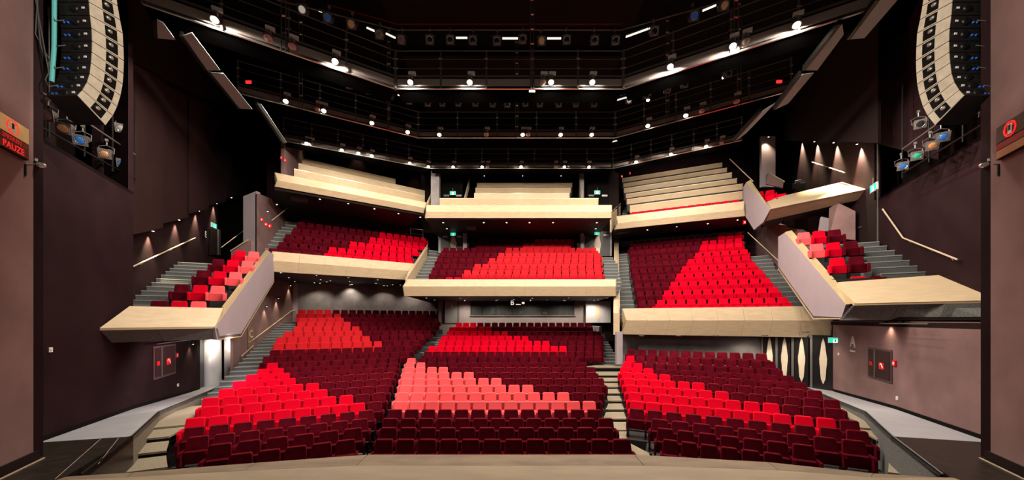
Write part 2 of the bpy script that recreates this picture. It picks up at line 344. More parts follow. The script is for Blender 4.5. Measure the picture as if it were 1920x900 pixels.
cl_ = ['d'*5, 'd'*6, 'd'*8, 'd'*9, 'r'*9+'d', 'r'*8+'dd', 'r'*7+'d'*4, 'r'*6+'d'*5, 'r'*4+'d'*7, 'r'*3+'d'*8, 'rr'+'d'*9, 'r'+'d'*10,
       'd'*13, 'd'*13, 'm'*10+'d'*4, 'm'*9+'d'*6, 'm'*8+'d'*8, 'm'*7+'d'*9, 'm'*6+'d'*11, 'm'*5+'d'*12, 'm'*5+'d'*13, 'm'*4+'d'*15]
LS = Block('left stalls', 'left stalls', (-4.05, 8.457), 24, [(i*.92, pLl[i], pRl[i], FL[i], cl_[i]) for i in range(22)])
pLr = [1239.6, 1229, 1218.4, 1178, 1180, 1177, 1173, 1169, 1165, 1161, 1166, 1172.7, 1174]
pRr = [1470, 1530, 1627, 1632, 1614, 1582, 1577, 1544, 1515, 1492, 1470, 1456, 1440]
cr_ = ['d'*6, 'd'*7, 'd'*9, 'd'*11, 'r'*11+'d', 'r'*9+'ddd', 'r'*7+'d'*6, 'r'*6+'d'*7, 'r'*4+'d'*9, 'r'*3+'d'*10, 'rr'+'d'*11, 'r'+'d'*12, 'd'*12]
FLr = FL[:11]+[.96, 1.24]
RS = Block('right stalls', 'right stalls', (3.9, 8.44), -24, [(i*.92, pLr[i], pRr[i], FLr[i], cr_[i]) for i in range(13)])
pLc = [701, 711, 716, 726, 738, 742, 748, 751, 753, 757, 759, 762, 794, 802, 821, 826, 836.7, 841, 854]
pRc = [1185, 1152, 1152, 1129, 1119, 1124, 1129, 1134, 1120, 1118, 1102, 1087, 1129, 1129, 1129, 1128, 1128, 1113, 1109]
FLc = FL[:11]+[.81, 1.0, 1.26, 1.53, 1.81, 2.08, 2.37, 2.68]
cc_ = ['d'*12, 'd'*12, 'd'*13, 'd'*13, 'c'*13, 'c'*12+'dd', 'c'*10+'d'*5, 'c'*8+'d'*8, 'c'*6+'d'*10, 'c'*4+'d'*13, 'cc'+'d'*15, 'c'+'d'*16,
       'd'*20, 'r'*16+'d'*4, 'r'*13+'d'*6, 'r'*11+'d'*9, 'r'*8+'d'*12, 'r'*6+'d'*14, 'r'*3+'d'*16]
CS = Block('centre stalls', 'centre stalls', (0, 8.5), 0, [((i*.92 if i < 12 else 11.9+(i-12)*.9), pLc[i], pRc[i], FLc[i], cc_[i]) for i in range(19)])
z2 = lambda o, s: (lambda x: o+x/s)
f = z2(480, 5.294)
LBAL = Block('left balcony', 'lower left balcony', (-13.9, 19.9), 32, [(i*.95, f(a), f(b), z, c) for i, (a, b, z, c) in enumerate([
    (115, 1560, 7.02, 'd'*5+'r'*10), (215, 1545, 7.62, 'd'*5+'r'*10), (280, 1610, 8.33, 'd'*7+'r'*9), (358, 1680, 9.01, 'd'*9+'r'*8), (410, 1690, 9.69, 'd'*10+'r'*7), (475, 1510, 10.34, 'd'*14), (410, 800, 10.95, 'd'*5)])])
f = z2(1140, 3.913)
RBAL = Block('right balcony', 'lower right balcony', (7.5, 20.1), -24, [(i*.95, f(a), f(b), z, c) for i, (a, b, z, c) in enumerate([
    (245, 1365, 3.65, 'd'+'r'*13), (215, 1325, 4.08, 'dd'+'r'*12), (205, 1255, 4.7, 'ddd'+'r'*11), (195, 1195, 5.31, 'dddd'+'r'*10), (183, 1143, 5.94, 'd'*5+'r'*9), (172, 1090, 6.54, 'd'*6+'r'*8),
    (165, 1045, 7.13, 'd'*7+'r'*7), (165, 1030, 7.72, 'd'*8+'r'*6), (160, 990, 8.38, 'd'*9+'r'*5), (150, 985, 8.9, 'd'*10+'r'*5), (175, 985, 9.55, 'd'*12+'rrr')])])
f = z2(780, 4.7375)
CBAL = Block('centre balcony', 'lower centre balcony', (0, 21.7), 0, [(i*.97, f(a), f(b), z, c) for i, (a, b, z, c) in enumerate([
    (107, 1615, 5.57, 'dd'+'r'*18), (130, 1655, 6.17, 'dddd'+'m'*17), (160, 1645, 6.73, 'd'*5+'m'*16), (180, 1640, 7.3, 'd'*7+'m'*15), (205, 1640, 7.87, 'd'*8+'m'*14), (235, 1605, 8.45, 'd'*9+'m'*13),
    (540, 1365, 9.02, 'd'*7+'m'*7), (540, 1390, 9.57, 'd'*9+'m'*6), (540, 1395, 10.13, 'd'*10+'r'*5), (490, 1410, 10.72, 'd'*14+'r'*3)])])
# side boxes: rows given by left end, angle and colours
class BoxRows:
    def __init__(s, name, where, ang, rows): s.name, s.where, s.a, s.raw = name, where, math.radians(ang), rows
LBOX = BoxRows('left box', 'left side box', 28, [((-12.86, 12.2), 4.44, 'drc'), ((-13.0, 13.2), 5.12, 'drc'), ((-13.25, 14.4), 5.84, 'drc'), ((-13.65, 15.6), 6.53, 'drc'), ((-13.75, 17.0), 7.2, 'rc')])
RBOX = BoxRows('right box', 'right side box', -28, [((12.58, 12.87), 5.36, 'rd'), ((12.35, 13.45), 6.15, 'rd'), ((12.70, 14.75), 6.98, 'crd'), ((13.3, 16.1), 7.81, 'crd')])
URS = Block('upper right balcony', 'upper right balcony', (8.08, 27.0), -24, [(.2, 1140+190/4.5, 1140+1115/4.5, 11.22, 'r'*13)])
UBOX = BoxRows('upper right box', 'upper right side box', -28, [((14.9, 20.3), 11.05, 'rr'), ((15.2, 21.6), 11.75, 'rr')])

# ---- the seat: folded tip-up chair, origin on the floor below the top of its back, front towards -y
def slab_outline(w0, w1, z0, z1, ch):
    return [(-w0/2, z0), (w0/2, z0), (w1/2, z1-ch), (w1/2-ch, z1), (-w1/2+ch, z1), (-w1/2, z1-ch)]
def padded(w0, w1, z0, z1, ch, y0, y1, th, bulge):
    """cushion: y0 at the bottom, y1 at the top, thickness th, front bulged by an inset rim"""
    yy = lambda z: y0+(y1-y0)*(z-z0)/(z1-z0)
    o = slab_outline(w0, w1, z0, z1, ch); i = [(x*.93, z0+(z-z0)*.93+.035*(z1-z0)) for x, z in o]; n = len(o)
    vs = [(x, yy(z)+th/2, z) for x, z in o]+[(x, yy(z)-th/2+bulge, z) for x, z in o]+[(x, yy(z)-th/2, z) for x, z in i]
    fs = [tuple(range(n))]+[(j, (j+1) % n, n+(j+1) % n, n+j) for j in range(n)]+[(n+j, n+(j+1) % n, 2*n+(j+1) % n, 2*n+j) for j in range(n)]+[tuple(range(2*n, 3*n))[::-1]]
    return vs, fs, [(x, yy(z)-th/2+bulge-.002, z) for x, z in o]
bk = padded(.485, .42, .40, .87, .03, -.11, 0, .085, .016)
pn = padded(.47, .47, .24, .56, .03, -.14, -.19, .12, .025)
arm = MB().prism([(-.032, -.38, .50), (-.032, -.38, .26), (-.032, -.06, .26), (-.032, -.03, .58), (-.032, -.34, .58)], (.064, 0, 0))
_ = MB().prism([(-.035, -.40, .56), (-.035, -.40, .33), (-.035, -.05, .33)], (.07, 0, 0))
M_back = MB().add(bk[0], bk[1]).mesh('seat_backrest'); M_pan = MB().add(pn[0], pn[1]).mesh('seat_pan'); M_arm = arm.mesh('seat_armrest')
M_rimlit = MB().tube(bk[2], .0045, 4, closed=True).mesh('seat_rim_light')
M_sup = MB().box((0, -.2, .13), (.05, .22, .26)).box((0, -.2, .012), (.07, .42, .024)).mesh('seat_support')
def variants(me, table):
    out = {}
    for k, m in table.items(): q = me.copy(); q.materials.append(m); out[k] = q
    return out
V_back, V_pan, V_arm, V_rimlit = variants(M_back, FABC), variants(M_pan, FABC), variants(M_arm, FABC), variants(M_rimlit, RIMLIT)
M_sup.materials.append(BMET)
ALL = []     # (distance, position, angle, scale, colour, label words, right end?)
def collect(B, row, base, n, p, u, ang, cs, pitch, z):
    for j, c in enumerate(cs):
        q = p+u*(pitch*(j+.5)); s = min(1.03, pitch/.535)
        ALL.append([math.hypot(q.x, q.y), Vector((q.x, q.y, z)), ang, s, c, B, row, j, len(cs)])
for B in (LS, CS, RS, LBAL, CBAL, RBAL, URS):
    for r, (b, tl, tr, z, cs) in enumerate(B.rows):
        collect(B, r, None, len(cs), B.pt(tl, b), B.u, B.a, cs, (tr-tl)/len(cs), z)
for B in (LBOX, RBOX, UBOX):
    u = Vector((math.cos(B.a), math.sin(B.a), 0))
    for r, (p, zt, cs) in enumerate(B.raw): collect(B, r, None, len(cs), Vector((*p, 0)), u, B.a, cs, .535, zt-.87)
ALL.sort(key=lambda q: q[0])
NEAR = 300
GROUPS = {}
for d, p, ang, s, c, B, r, j, n in ALL[:NEAR]:
    lab = '%s tip-up seat, %s row of %s, %s from its left end' % (CNAME[c], ORD[r], B.where, ORD[j])
    t = thing('theatre_seat', p, lab, 'seat', 'tip-up seats of the '+B.where, rz=ang, absolute=False); t.scale = (s, 1, 1)
    link('rim_light_line', V_rimlit[c], None, link('backrest', V_back[c], None, t)); link('seat_pan', V_pan[c], None, t)
    for sx in ((-.265, .265) if j == n-1 else (-.265,)):
        a = link('armrest', V_arm[c], None, t); a.location.x = sx
        a = link('support', M_sup, None, t); a.location.x = sx
# the seats beyond the nearest 300, too far to single out: one object
mb = MB(); mi = {'d': 0, 'r': 1, 'c': 2, 'm': 4}
av = [tuple(q) for q in arm.v]; af = arm.f
for d, p, ang, s, c, B, r, j, n in ALL[NEAR:]:
    ca, sa = math.cos(ang), math.sin(ang)
    def T(vs, ox=0): return [(p.x+(x*s+ox)*ca-y*sa, p.y+(x*s+ox)*sa+y*ca, p.z+z) for x, y, z in vs]
    mb.add(T(bk[0]), bk[1], mi[c]); mb.add(T(pn[0]), pn[1], mi[c]); mb.add(T(av, -.265), af, mi[c])
    mb.add(T([(-.03, -.3, 0), (.03, -.3, 0), (.03, -.1, 0), (-.03, -.1, 0), (-.03, -.3, .33), (.03, -.3, .33), (.03, -.1, .33), (-.03, -.1, .33)], -.265), [(0, 1, 5, 4), (1, 2, 6, 5), (2, 3, 7, 6), (3, 0, 4, 7)], 3)
    if j == n-1: mb.add(T(av, .265), af, mi[c])
me = bpy.data.meshes.new('theatre_seats'); me.from_pydata(mb.v, [], mb.f); me.polygons.foreach_set('material_index', mb.mi)
bm = bmesh.new(); bm.from_mesh(me); bmesh.ops.recalc_face_normals(bm, faces=bm.faces); bm.to_mesh(me); bm.free()
link('distant_theatre_seats', me, [FABC['d'], FABC['r'], FABC['c'], BMET, FABC['m']], kind='stuff', label='red and maroon tip-up seats filling the rear stalls rows and the balconies', category='seats')

# ---- terraces below the rows
def terrace(B, root, m, z0, rows=None, back=.95, ext=(0, 0), th=None):
    for r, (b, tl, tr, z, cs) in enumerate(B.rows):
        if rows and r not in rows: continue
        nb = B.rows[r+1][0] if r+1 < len(B.rows) and not (rows and r+1 not in rows) else b+back
        P = [B.pt(tl-ext[0], b-.55), B.pt(tr+ext[1], b-.55), B.pt(tr+ext[1], nb-.55), B.pt(tl-ext[0], nb-.55)]
        zz = z0 if th is None else z-th
        MB().prism([(q.x, q.y, z) for q in P], (0, 0, zz-z)).build('terrace_step', m, root)
terrace(LS, st, CHAR, -.35, ext=(.05, .12)); terrace(CS, st, CHAR, -.35, ext=(.1, .1)); terrace(RS, st, CHAR, -.35, ext=(.1, .05))
def aisle(root, name, pts, m, riser):
    """pts: list of (left point, right point, z) going up; each tread its own slab with a black riser"""
    for (l, r, z), (l2, r2, z2_) in zip(pts, pts[1:]):
        l, r, l2, r2 = [Vector((*q, 0)) for q in (l, r, l2, r2)]
        MB().prism([(l.x, l.y, z), (r.x, r.y, z), (r2.x, r2.y, z), (l2.x, l2.y, z)], (0, 0, -.05)).build(name, m, root)
        k = (l2-l).normalized()*.02
        MB().prism([(l.x, l.y, z-.05), (r.x, r.y, z-.05), (r.x, r.y, z-.4), (l.x, l.y, z-.4)], k).build('riser', riser, root)
# aisle at the outer ends of the left and right stalls
for s, B, nm in ((-1, LS, 'left'), (1, RS, 'right')):
    t = thing('aisle_stair', B.pt(-5, 0), 'beige carpeted aisle steps with black risers beside the %s ramp wall' % nm, 'stairs')
    pts = []
    for i in range(9):
        b = i*.92-.6; e = B.rows[i][1] if s < 0 else B.rows[i][2]; w = (2.6, 2.2, 1.9, 1.7, 1.5, 1.3, 1.2, 1.1, 1.0)[i]
        e0 = (min if s < 0 else max)(e, -4.2 if s < 0 else 4.6)
        a = B.pt(e+.1*(-s)*-1, b); c_ = B.pt(e0+s*w, b)
        pts.append((((c_.x, c_.y), (a.x, a.y)) if s < 0 else ((a.x, a.y), (c_.x, c_.y)))+(min(.08+.12*i, .62),))
    aisle(t, 'tread', pts, BEIGE, BLACK)
# aisle between the centre and the right stalls
t = thing('aisle_stair', (3.6, 10, 0), 'beige carpeted aisle steps between the centre and right stalls', 'stairs')
pts = []
for i in range(13):
    b = i*.92-.5; l = CS.pt(CS.rows[i][2]+.02, b) if i < 12 else Vector((3.8, 19.3, 0)); k = min(i, 12); r = RS.pt(RS.rows[k][1]-.02, RS.rows[k][0]-.5)
    y = l.y; r = Vector((max(r.x+(y-r.y)*.25, l.x+.5), y, 0))
    if i == 12: r = Vector((6.2, y, 0))
    pts.append(((l.x, l.y), (r.x, r.y), FL[i]+.02))
pts.append(((4.9, 20.2), (6.5, 20.2), .96))
aisle(t, 'tread', pts, BEIGE, BLACK)
t = thing('aisle_stair', (-4.5, 10, 0), 'narrow dark aisle steps between the left and centre stalls', 'stairs')
pts = []
for i in range(13):
    b = i*.92-.5; r = CS.pt(CS.rows[min(i, 11)][1]-.02, b); l = Vector((r.x-.75, r.y, 0))
    pts.append(((l.x, l.y), (r.x, r.y), FL[i]))
pts.append(((-6.3, 20.2), (-5.2, 20.2), 1.0))
aisle(t, 'tread', pts, STEPG, BLACK)
def stair(label, p, back, side, width, n, run, rise, m=STEPG, nos=NOSE, cat='stairs', skirt=.5):
    p = Vector(p); back = Vector((*back, 0)).normalized(); side = Vector((*side, 0)).normalized()
    t = thing('stair_flight', p, label, cat)
    for i in range(n):
        a = p+back*(run*i)+Vector((0, 0, rise*(i+1))); b = a+side*width
        MB().prism([a, b, b+back*run, a+back*run], (0, 0, -max(rise, skirt))).build('step', m, t)
        k = -back*.012
        MB().prism([a+k+Vector((0, 0, .004)), b+k+Vector((0, 0, .004)), b+Vector((0, 0, .004))+back*.035, a+Vector((0, 0, .004))+back*.035], (0, 0, -.035)).build('nosing', nos, t)
    return t
stair('grey stair flight beside the upper centre stalls, on their left', (-6.35, 20.3, .96), (.13, 1), (1, 0), 1.0, 12, .46, .141)
stair('grey stair flight beside the upper centre stalls, on their right', (5.42, 20.3, .96), (.07, 1), (1, 0), 1.05, 12, .46, .141)
p = LS.pt(LS.rows[9][1]-1.25, LS.rows[9][0]-.5, .52)
stair('long grey stair flight along the handrail wall of the left stalls', p, (LS.pt(LS.rows[21][1]-.9, LS.rows[21][0])-LS.pt(LS.rows[9][1]-1.25, LS.rows[9][0]-.5)).to_2d(), LS.u.to_2d(), 1.15, 22, .525, .141)
# ================================================================ BALCONIES
class Frame(Block):
    def __init__(s, p0, ang): Block.__init__(s, '', '', p0, ang, [])
UL = Frame((-13.8, 20.0), 34); UC = Frame((0, 23.6), 0); UR = Frame((8.08, 27.0), -24)
def lpt(F, b, px, z=0):
    p = F.p0+F.v*b; t = hitline(px, p, F.u); q = p+F.u*t; return Vector((q.x, q.y, z))
def lz(F, b, l, r):
    """both ends of a level line seen at pixel l and r on the frame's line b"""
    a = lpt(F, b, l[0]); c = lpt(F, b, r[0]); z = .5*(EYE+(HOR-l[1])/FPX*a.y+EYE+(HOR-r[1])/FPX*c.y)
    a.z = c.z = z; return a, c
def parapet(root, F, top, mid, bot, npan, soffit=8.0, bt=-.9, bm_=-1.05, bb=-.85, sof_m=None):
    T = lz(F, bt, *top); M = lz(F, bm_, *mid); Bq = lz(F, bb, *bot)
    for (P, Q, nm) in ((T, M, 'upper_panel'), (M, Bq, 'lower_panel')):
        for i in range(npan):
            a, b = i/npan, (i+1)/npan
            A, B_ = P[0].lerp(P[1], a), P[0].lerp(P[1], b); C, D = Q[0].lerp(Q[1], a), Q[0].lerp(Q[1], b)
            g = (B_-A).normalized()*.003
            MB().prism([A+g, B_-g, D-g, C+g], F.v*.05).build(nm, PLY, root)
    # closed ends, coping and soffit
    for e, s in ((0, -1), (1, 1)):
        MB().prism([T[e], M[e], Bq[e], Bq[e]+F.v*.5, T[e]+F.v*.35], F.u*(-s*.04)).build('end_cap', PLY, root)
    c = T[0]; d = T[1]
    MB().prism([c, d, d+F.v*.22, c+F.v*.22], (0, 0, -.04)).build('coping', PLY, root)
    MB().prism([c+F.v*.2, d+F.v*.2, d+F.v*.2-Vector((0, 0, .9)), c+F.v*.2-Vector((0, 0, .9))], F.v*.04).build('inner_lining', DARK, root)
    a, b = Bq; zz = Vector((0, 0, .03))
    MB().prism([a+F.v*.05+zz, b+F.v*.05+zz, b+F.v*soffit+zz+F.u*.5, a+F.v*soffit+zz-F.u*.5], (0, 0, .12)).build('soffit', sof_m or CHAR, root)
    return T, M, Bq
def bal_terrace(B, root, ext, zmin):
    for r, (b, tl, tr, z, cs) in enumerate(B.rows):
        MB().prism([B.pt(tl-ext[0], b-.55, z), B.pt(tr+ext[1], b-.55, z), B.pt(tr+ext[1], b+.6, z), B.pt(tl-ext[0], b+.6, z)], (0, 0, -min(.75, z-zmin))).build('terrace_step', CHAR, root)
def bal_stair(B, side, w, r0, r1, label, gap=.05, w2=None):
    t = thing('stair_flight', B.pt(0, B.rows[r0][0], B.rows[r0][3]), label, 'stairs')
    for r in range(r0, r1):
        R0, R1 = B.rows[r], B.rows[min(r+1, len(B.rows)-1)]
        for h in (0, .5):
            e = (R0[1]+(R1[1]-R0[1])*h) if side < 0 else (R0[2]+(R1[2]-R0[2])*h)
            b = R0[0]+h*.95-.55; z = R0[3]+(R1[3]-R0[3])*h+.02
            ww = w if w2 is None else w+(w2-w)*(r+h-r0)/(r1-r0)
            a0, a1 = e+side*gap, e+side*(gap+ww)
            P = [B.pt(a0, b, z), B.pt(a1, b, z), B.pt(a1, b+.5, z), B.pt(a0, b+.5, z)]
            MB().prism(P, (0, 0, -(.32 if r == r0 else .7))).build('step', STEPG, t)
            k = Vector((0, 0, .004)); MB().prism([P[0]+k-B.v*.012, P[1]+k-B.v*.012, P[1]+k+B.v*.035, P[0]+k+B.v*.035], (0, 0, -.035)).build('nosing', NOSE, t)
    return t
fz = lambda o, s: (lambda x, y: (o[0]+x/s, o[1]+y/s))
# lower left
t = thing('balcony', LBAL.pt(0, 0, 6.5), 'lower left balcony with a pale plywood parapet above the stalls', 'balcony')
PLL = parapet(t, LBAL, ((510, 469), (777, 496)), ((510, 486.5), (770, 510)), ((510, 508), (761, 525.5)), 6, 7.6); bal_terrace(LBAL, t, (.1, .1), PLL[2][0].z+.1)
# lower centre
t = thing('balcony', CBAL.pt(0, 0, 5.2), 'lower centre balcony with a pale plywood parapet over the mixing booth', 'balcony')
PLC = parapet(t, CBAL, ((764, 523.6), (1155.5, 523.6)), ((755, 537), (1155.5, 537)), ((757.6, 555), (1155.5, 555)), 7, 9.0); bal_terrace(CBAL, t, (.1, .1), PLC[2][0].z+.1)
# lower right
t = thing('balcony', RBAL.pt(0, 0, 3), 'lower right balcony with a pale plywood parapet, lowest of all balconies', 'balcony')
PLR = parapet(t, RBAL, ((1166, 579), (1560, 573)), ((1173, 601.2), (1562, 600)), ((1164, 628.5), (1557, 631)), 8, 4.4); bal_terrace(RBAL, t, (.1, .1), PLR[2][0].z+.1)
# upper left
t = thing('balcony', UL.pt(0, 0, 11.5), 'upper left balcony with plywood parapet, highest of all balconies', 'balcony')
f = fz((480, 250), 5.294)
PUL = parapet(t, UL, (f(185, 383), f(1690, 690)), (f(210, 460), f(1680, 745)), (f(185, 517), f(1665, 800)), 6, 8.5)
BEN = []
def bench(F, root, b, l, r, h, m, nm='bench_front'):
    a, c = lz(F, b, l, r); dn = Vector((0, 0, -h))
    q = MB().prism([a, c, c+dn, a+dn], F.v*.04); me = q.mesh(nm); planar_uv(me, F.u); o = link(nm, me, m, root)
    cap = MB().prism([a+Vector((0, 0, .02))-F.v*.012, c+Vector((0, 0, .02))-F.v*.012, c+Vector((0, 0, .02))+F.v*.12, a+Vector((0, 0, .02))+F.v*.12], (0, 0, -.03)).build('cap', BRASS, root)
    MB().prism([a+F.v*.05+dn, c+F.v*.05+dn, c+F.v*1.1+dn, a+F.v*1.1+dn], (0, 0, -.6)).build('terrace_step', CHAR, root)
    MB().prism([c+F.v*.0, c+F.v*.95, c+F.v*.95+dn, c+dn], F.u*-.03).build('end_board', CHAR, root)
    return a, c
def bench_thing(F, b, l, r, h, m, label):
    a = lpt(F, b, l[0]); t = thing('bench_row', a, label, 'bench', 'plywood-fronted bench rows of the upper balconies'); return bench(F, t, b, l, r, h, m, 'front_board')
bench_thing(UL, .5, f(378, 343), f(1677, 632), .66, PLYP, 'drilled plywood bench front in upper left balcony, lowest of three')
bench_thing(UL, 1.45, f(420, 290), f(1677, 580), .5, PLY, 'plain plywood bench front in upper left balcony, middle of three')
bench_thing(UL, 2.4, f(455, 240), f(1387, 464), .36, PLYP, 'drilled plywood bench front in upper left balcony, topmost of three')
# upper centre
t = thing('balcony', UC.pt(0, 0, 10.6), 'upper centre balcony with plywood parapet lit in round pools', 'balcony')
f = fz((780, 290), 4.7375)
PUC = parapet(t, UC, (f(90, 448), f(1740, 448)), (f(86, 507), f(1740, 507)), (f(78, 563), f(1738, 563)), 6, 7.5)
bench_thing(UC, .3, f(208, 388), f(1623, 388), .5, PLYP, 'widest plywood bench front in upper centre balcony, directly behind the parapet')
bench_thing(UC, 1.25, f(517, 343), f(1367, 343), .45, PLY, 'plain plywood bench front in upper centre balcony, second from the parapet')
bench_thing(UC, 2.2, f(527, 297), f(1377, 297), .34, PLYP, 'drilled plywood bench front in upper centre balcony, third from the parapet')
bench_thing(UC, 3.15, f(540, 253), f(1390, 253), .32, PLYP, 'rearmost drilled plywood bench front in upper centre balcony')
# upper right
t = thing('balcony', UR.pt(0, 0, 10.6), 'upper right balcony with plywood parapet below six bench rows', 'balcony')
f = fz((1140, 240), 4.5)
PUR = parapet(t, UR, (f(70, 750), f(1150, 611)), (f(80, 805), f(1150, 682)), (f(50, 862), f(1160, 735)), 6, 3.0)
UB = [((185, 660), (1140, 530), .55, PLYP), ((160, 607), (1140, 467), .4, PLYP), ((150, 565), (1090, 419), .34, PLYP), ((135, 515), (1046, 371), .4, PLY), ((130, 477), (1005, 331), .32, PLYP), ((120, 432), (965, 286), .36, PLYP)]
for i, (l, r, h, m) in enumerate(UB):
    bench_thing(UR, .75+i*.95, f(*l), f(*r), h, m, '%s plywood bench front in upper right balcony, %s row from the parapet' % ('plain' if m is PLY else 'drilled', ORD[i]))
# rear walls behind the balconies and stalls
def backwall(F, b, l, r, z0, z1, m, name, th=.2, zr=None):
    a = lpt(F, b, l); c = lpt(F, b, r)
    return MB().prism([(a.x, a.y, z0), (c.x, c.y, z0), (c.x, c.y, z1), (a.x, a.y, z1)], F.v*th).build(name, m, wb)
backwall(LS, 20.35, 548, 838, 1.5, 6.6, CONC, 'left_stalls_panel')
backwall(LS, 20.30, 549, 558, 1.5, 6.6, LAV, 'left_stalls_pilaster')
backwall(LBAL, 7.0, 500, 800, 8, 12.6, PLUM, 'left_balcony_panel')
backwall(LBAL, 6.55, 560, 630, 9, 12.0, CONC, 'left_balcony_rail_wall')
backwall(CBAL, 9.75, 860, 1115, 9, 12.0, CONC, 'centre_balcony_low_panel', .1)
backwall(CBAL, 10.6, 800, 1160, 5, 13.5, PLUM, 'centre_balcony_panel')
backwall(RBAL, 11.0, 1150, 1420, 5, 12, PLUM, 'right_balcony_panel')
backwall(RS, 12.3, 1166, 1440, 0, 3.2, CONC, 'right_stalls_panel')
backwall(UL, 4.2, 500, 812, 11, 18.5, PLUM, 'upper_left_panel')
backwall(UC, 5.0, 790, 1160, 11, 18.5, DARK, 'upper_centre_panel')
backwall(UR, 7.2, 1140, 1420, 10, 18.5, PLUM, 'upper_right_panel')
# stairs inside the balconies
bal_stair(LBAL, -1, 1.25, 0, 6, 'grey stairs climbing the left end of the lower left balcony', w2=1.0)
bal_stair(LBAL, 1, 1.0, 0, 4, 'short grey stairs at the right end of the lower left balcony')
bal_stair(CBAL, -1, .95, 0, 6, 'grey stairs on the left flank of the lower centre balcony')
bal_stair(CBAL, 1, 1.05, 0, 6, 'dark grey stairs on the right flank of the lower centre balcony')
bal_stair(RBAL, -1, .95, 0, 10, 'grey stairs on the left flank of the lower right balcony')
bal_stair(RBAL, 1, 1.15, 0, 8, 'grey stairs on the right flank of the lower right balcony')
for F, b0, px, n, w, z0, rise, lab in ((UR, .3, 1157, 12, 1.0, None, .28, 'dark stairs at the left end of the upper right balcony'), (UL, .3, 545, 8, .9, None, .3, 'dark stairs at the left end of the upper left balcony'), (UC, 1.3, 876, 6, .6, None, .25, 'dark stairs left of the upper centre bench rows')):
    z = {UR: PUR, UL: PUL, UC: PUC}[F][0][0].z-.75
    a = lpt(F, b0, px, z); stair(lab, a, F.v.to_2d(), F.u.to_2d(), w, n, .475, rise)

# ---- plywood balustrades between the balconies
def balustrade(name, label, pts, vec, m, rail=None):
    t = thing(name, pts[0], label, 'balustrade'); MB().prism(pts, vec).build('panel', m, t)
    if rail:
        MB().tube(rail, .022, 6).build('handrail', BRASS, t)
        for q in rail[::max(1, len(rail)-1)]: MB().tube([q, q-Vector((0, 0, .35))], .014, 5).build('post', ALU, t)
    return t
def slope_pts(B, t0, b0, z0, t1, b1, z1, h): return [B.pt(t0, b0, z0), B.pt(t1, b1, z1), B.pt(t1, b1, z1+h), B.pt(t0, b0, z0+h)]
tl0 = RBAL.rows[0][1]; q = slope_pts(RBAL, tl0-1.12, -.9, 2.9, RBAL.rows[10][1]-1.12, 9.5, 9.4, 1.25)
balustrade('stair_balustrade', 'tall sloping plywood balustrade left of the lower right balcony', q, RBAL.u*-.34, PLY, [q[3]+Vector((.0, 0, .25)), q[2]+Vector((0, 0, .25))])
tl0 = CBAL.rows[0][1]; q = slope_pts(CBAL, tl0-1.1, -.75, 5.3, CBAL.rows[5][1]-1.1, 4.6, 8.3, 1.0)
balustrade('stair_balustrade', 'sloping plywood balustrade with rail left of the lower centre balcony', q, CBAL.u*-.1, PLY, [q[3]+Vector((.0, 0, .2)), q[2]+Vector((0, 0, .2))])
a, b = PUR[0][0], PUR[2][0]
q = [a+UR.u*-.35-UR.v*.1+Vector((0, 0, -1.2)), a+UR.u*-.2+UR.v*4.5+Vector((0, 0, 1.3)), a+UR.u*-.2+UR.v*4.5+Vector((0, 0, 2.2)), a+UR.u*-.35-UR.v*.1+Vector((0, 0, .15))]
balustrade('stair_balustrade', 'sloping plywood balustrade left of the upper right balcony', q, UR.u*-.1, PLY, [q[3]+Vector((0, 0, .2)), q[2]+Vector((0, 0, .2))])
for px0, px1, lab in ((800, 822, 'left of the upper centre balcony stair'), (868, 880, 'right of the left doorway in the upper centre balcony'), (1090, 1094, 'left of the right doorway in the upper centre balcony')):
    a = at(px0, 386, 24.2); b = at(px1, 340, 27.0)
    q = [Vector((a.x, a.y, a.z-.4)), Vector((b.x, b.y, b.z-.6)), b, a]
    balustrade('stair_balustrade', 'small sloping plywood balustrade '+lab, q, (-.06, 0, 0), PLY, [a+Vector((0, 0, .2)), b+Vector((0, 0, .2))])

# ================================================================ SIDE BOXES
LVA, LVB, RVA, RVB = -5.23, -.42, 6.39, .42
# ---- lower left box
t = thing('side_box', (-10.5, 11, 3.1), 'left side box with plywood front, black grille and lavender side', 'box')
BL, BR = pl(187, 614, LA, LB), pl(404, 613, LVA, LVB); TL, TR = at(243, 574, 10.7), at(419, 577, 12.6)
BL.z = BR.z = (BL.z+BR.z)/2; TL.z = TR.z = (TL.z+TR.z)/2
TL = on3(243, 574, BL, BR, TR); m1, m2 = TL.lerp(TR, .22), BL.lerp(BR, .38)
MB().prism([BL, m2, m1, TL], (0, .02, -.06)).build('front_board', PLY, t); MB().prism([m2, BR, TR, m1], (0, .02, -.06)).build('front_board', PLY, t)
GL, GR = pl(210, 642, LA, LB), pl(409, 637, LVA, LVB); GL.z = GR.z = 3.08
for a, b in ((0, .44), (.446, 1)):
    k = Vector((0, 0, -.065)); MB().prism([BL.lerp(BR, a)+k, BL.lerp(BR, b)+k, GL.lerp(GR, b), GL.lerp(GR, a)], (-.02, .12, 0)).build('grille', GRILLE, t)
MB().prism([BL+Vector((0, 0, -.065)), BR+Vector((0, 0, -.065)), BR+Vector((0, 0, -.03)), BL+Vector((0, 0, -.03))], (0, .05, 0)).build('edge_trim', GOLD, t)
MB().prism([GL, GR, pl(452, 630, LVA, LVB), (-15.5, 14.4, 3.08)], (0, 0, .1)).build('underside', DARK, t)
MB().prism([pl(452, 630, LVA, LVB), pl(514, 528, LVA, LVB), (-17.5, 19.4, 5.9), (-15.5, 14.4, 3.08)], (0, 0, .1)).build('sloped_underside', DARK, t)
LP = [(402.5, 614.5), (407, 637), (452, 630.5), (514, 527), (514, 477), (505, 472)]
MB().prism([pl(x, y, LVA, LVB) for x, y in LP], (-.14, 0, 0)).build('lavender_side', LAV, t)
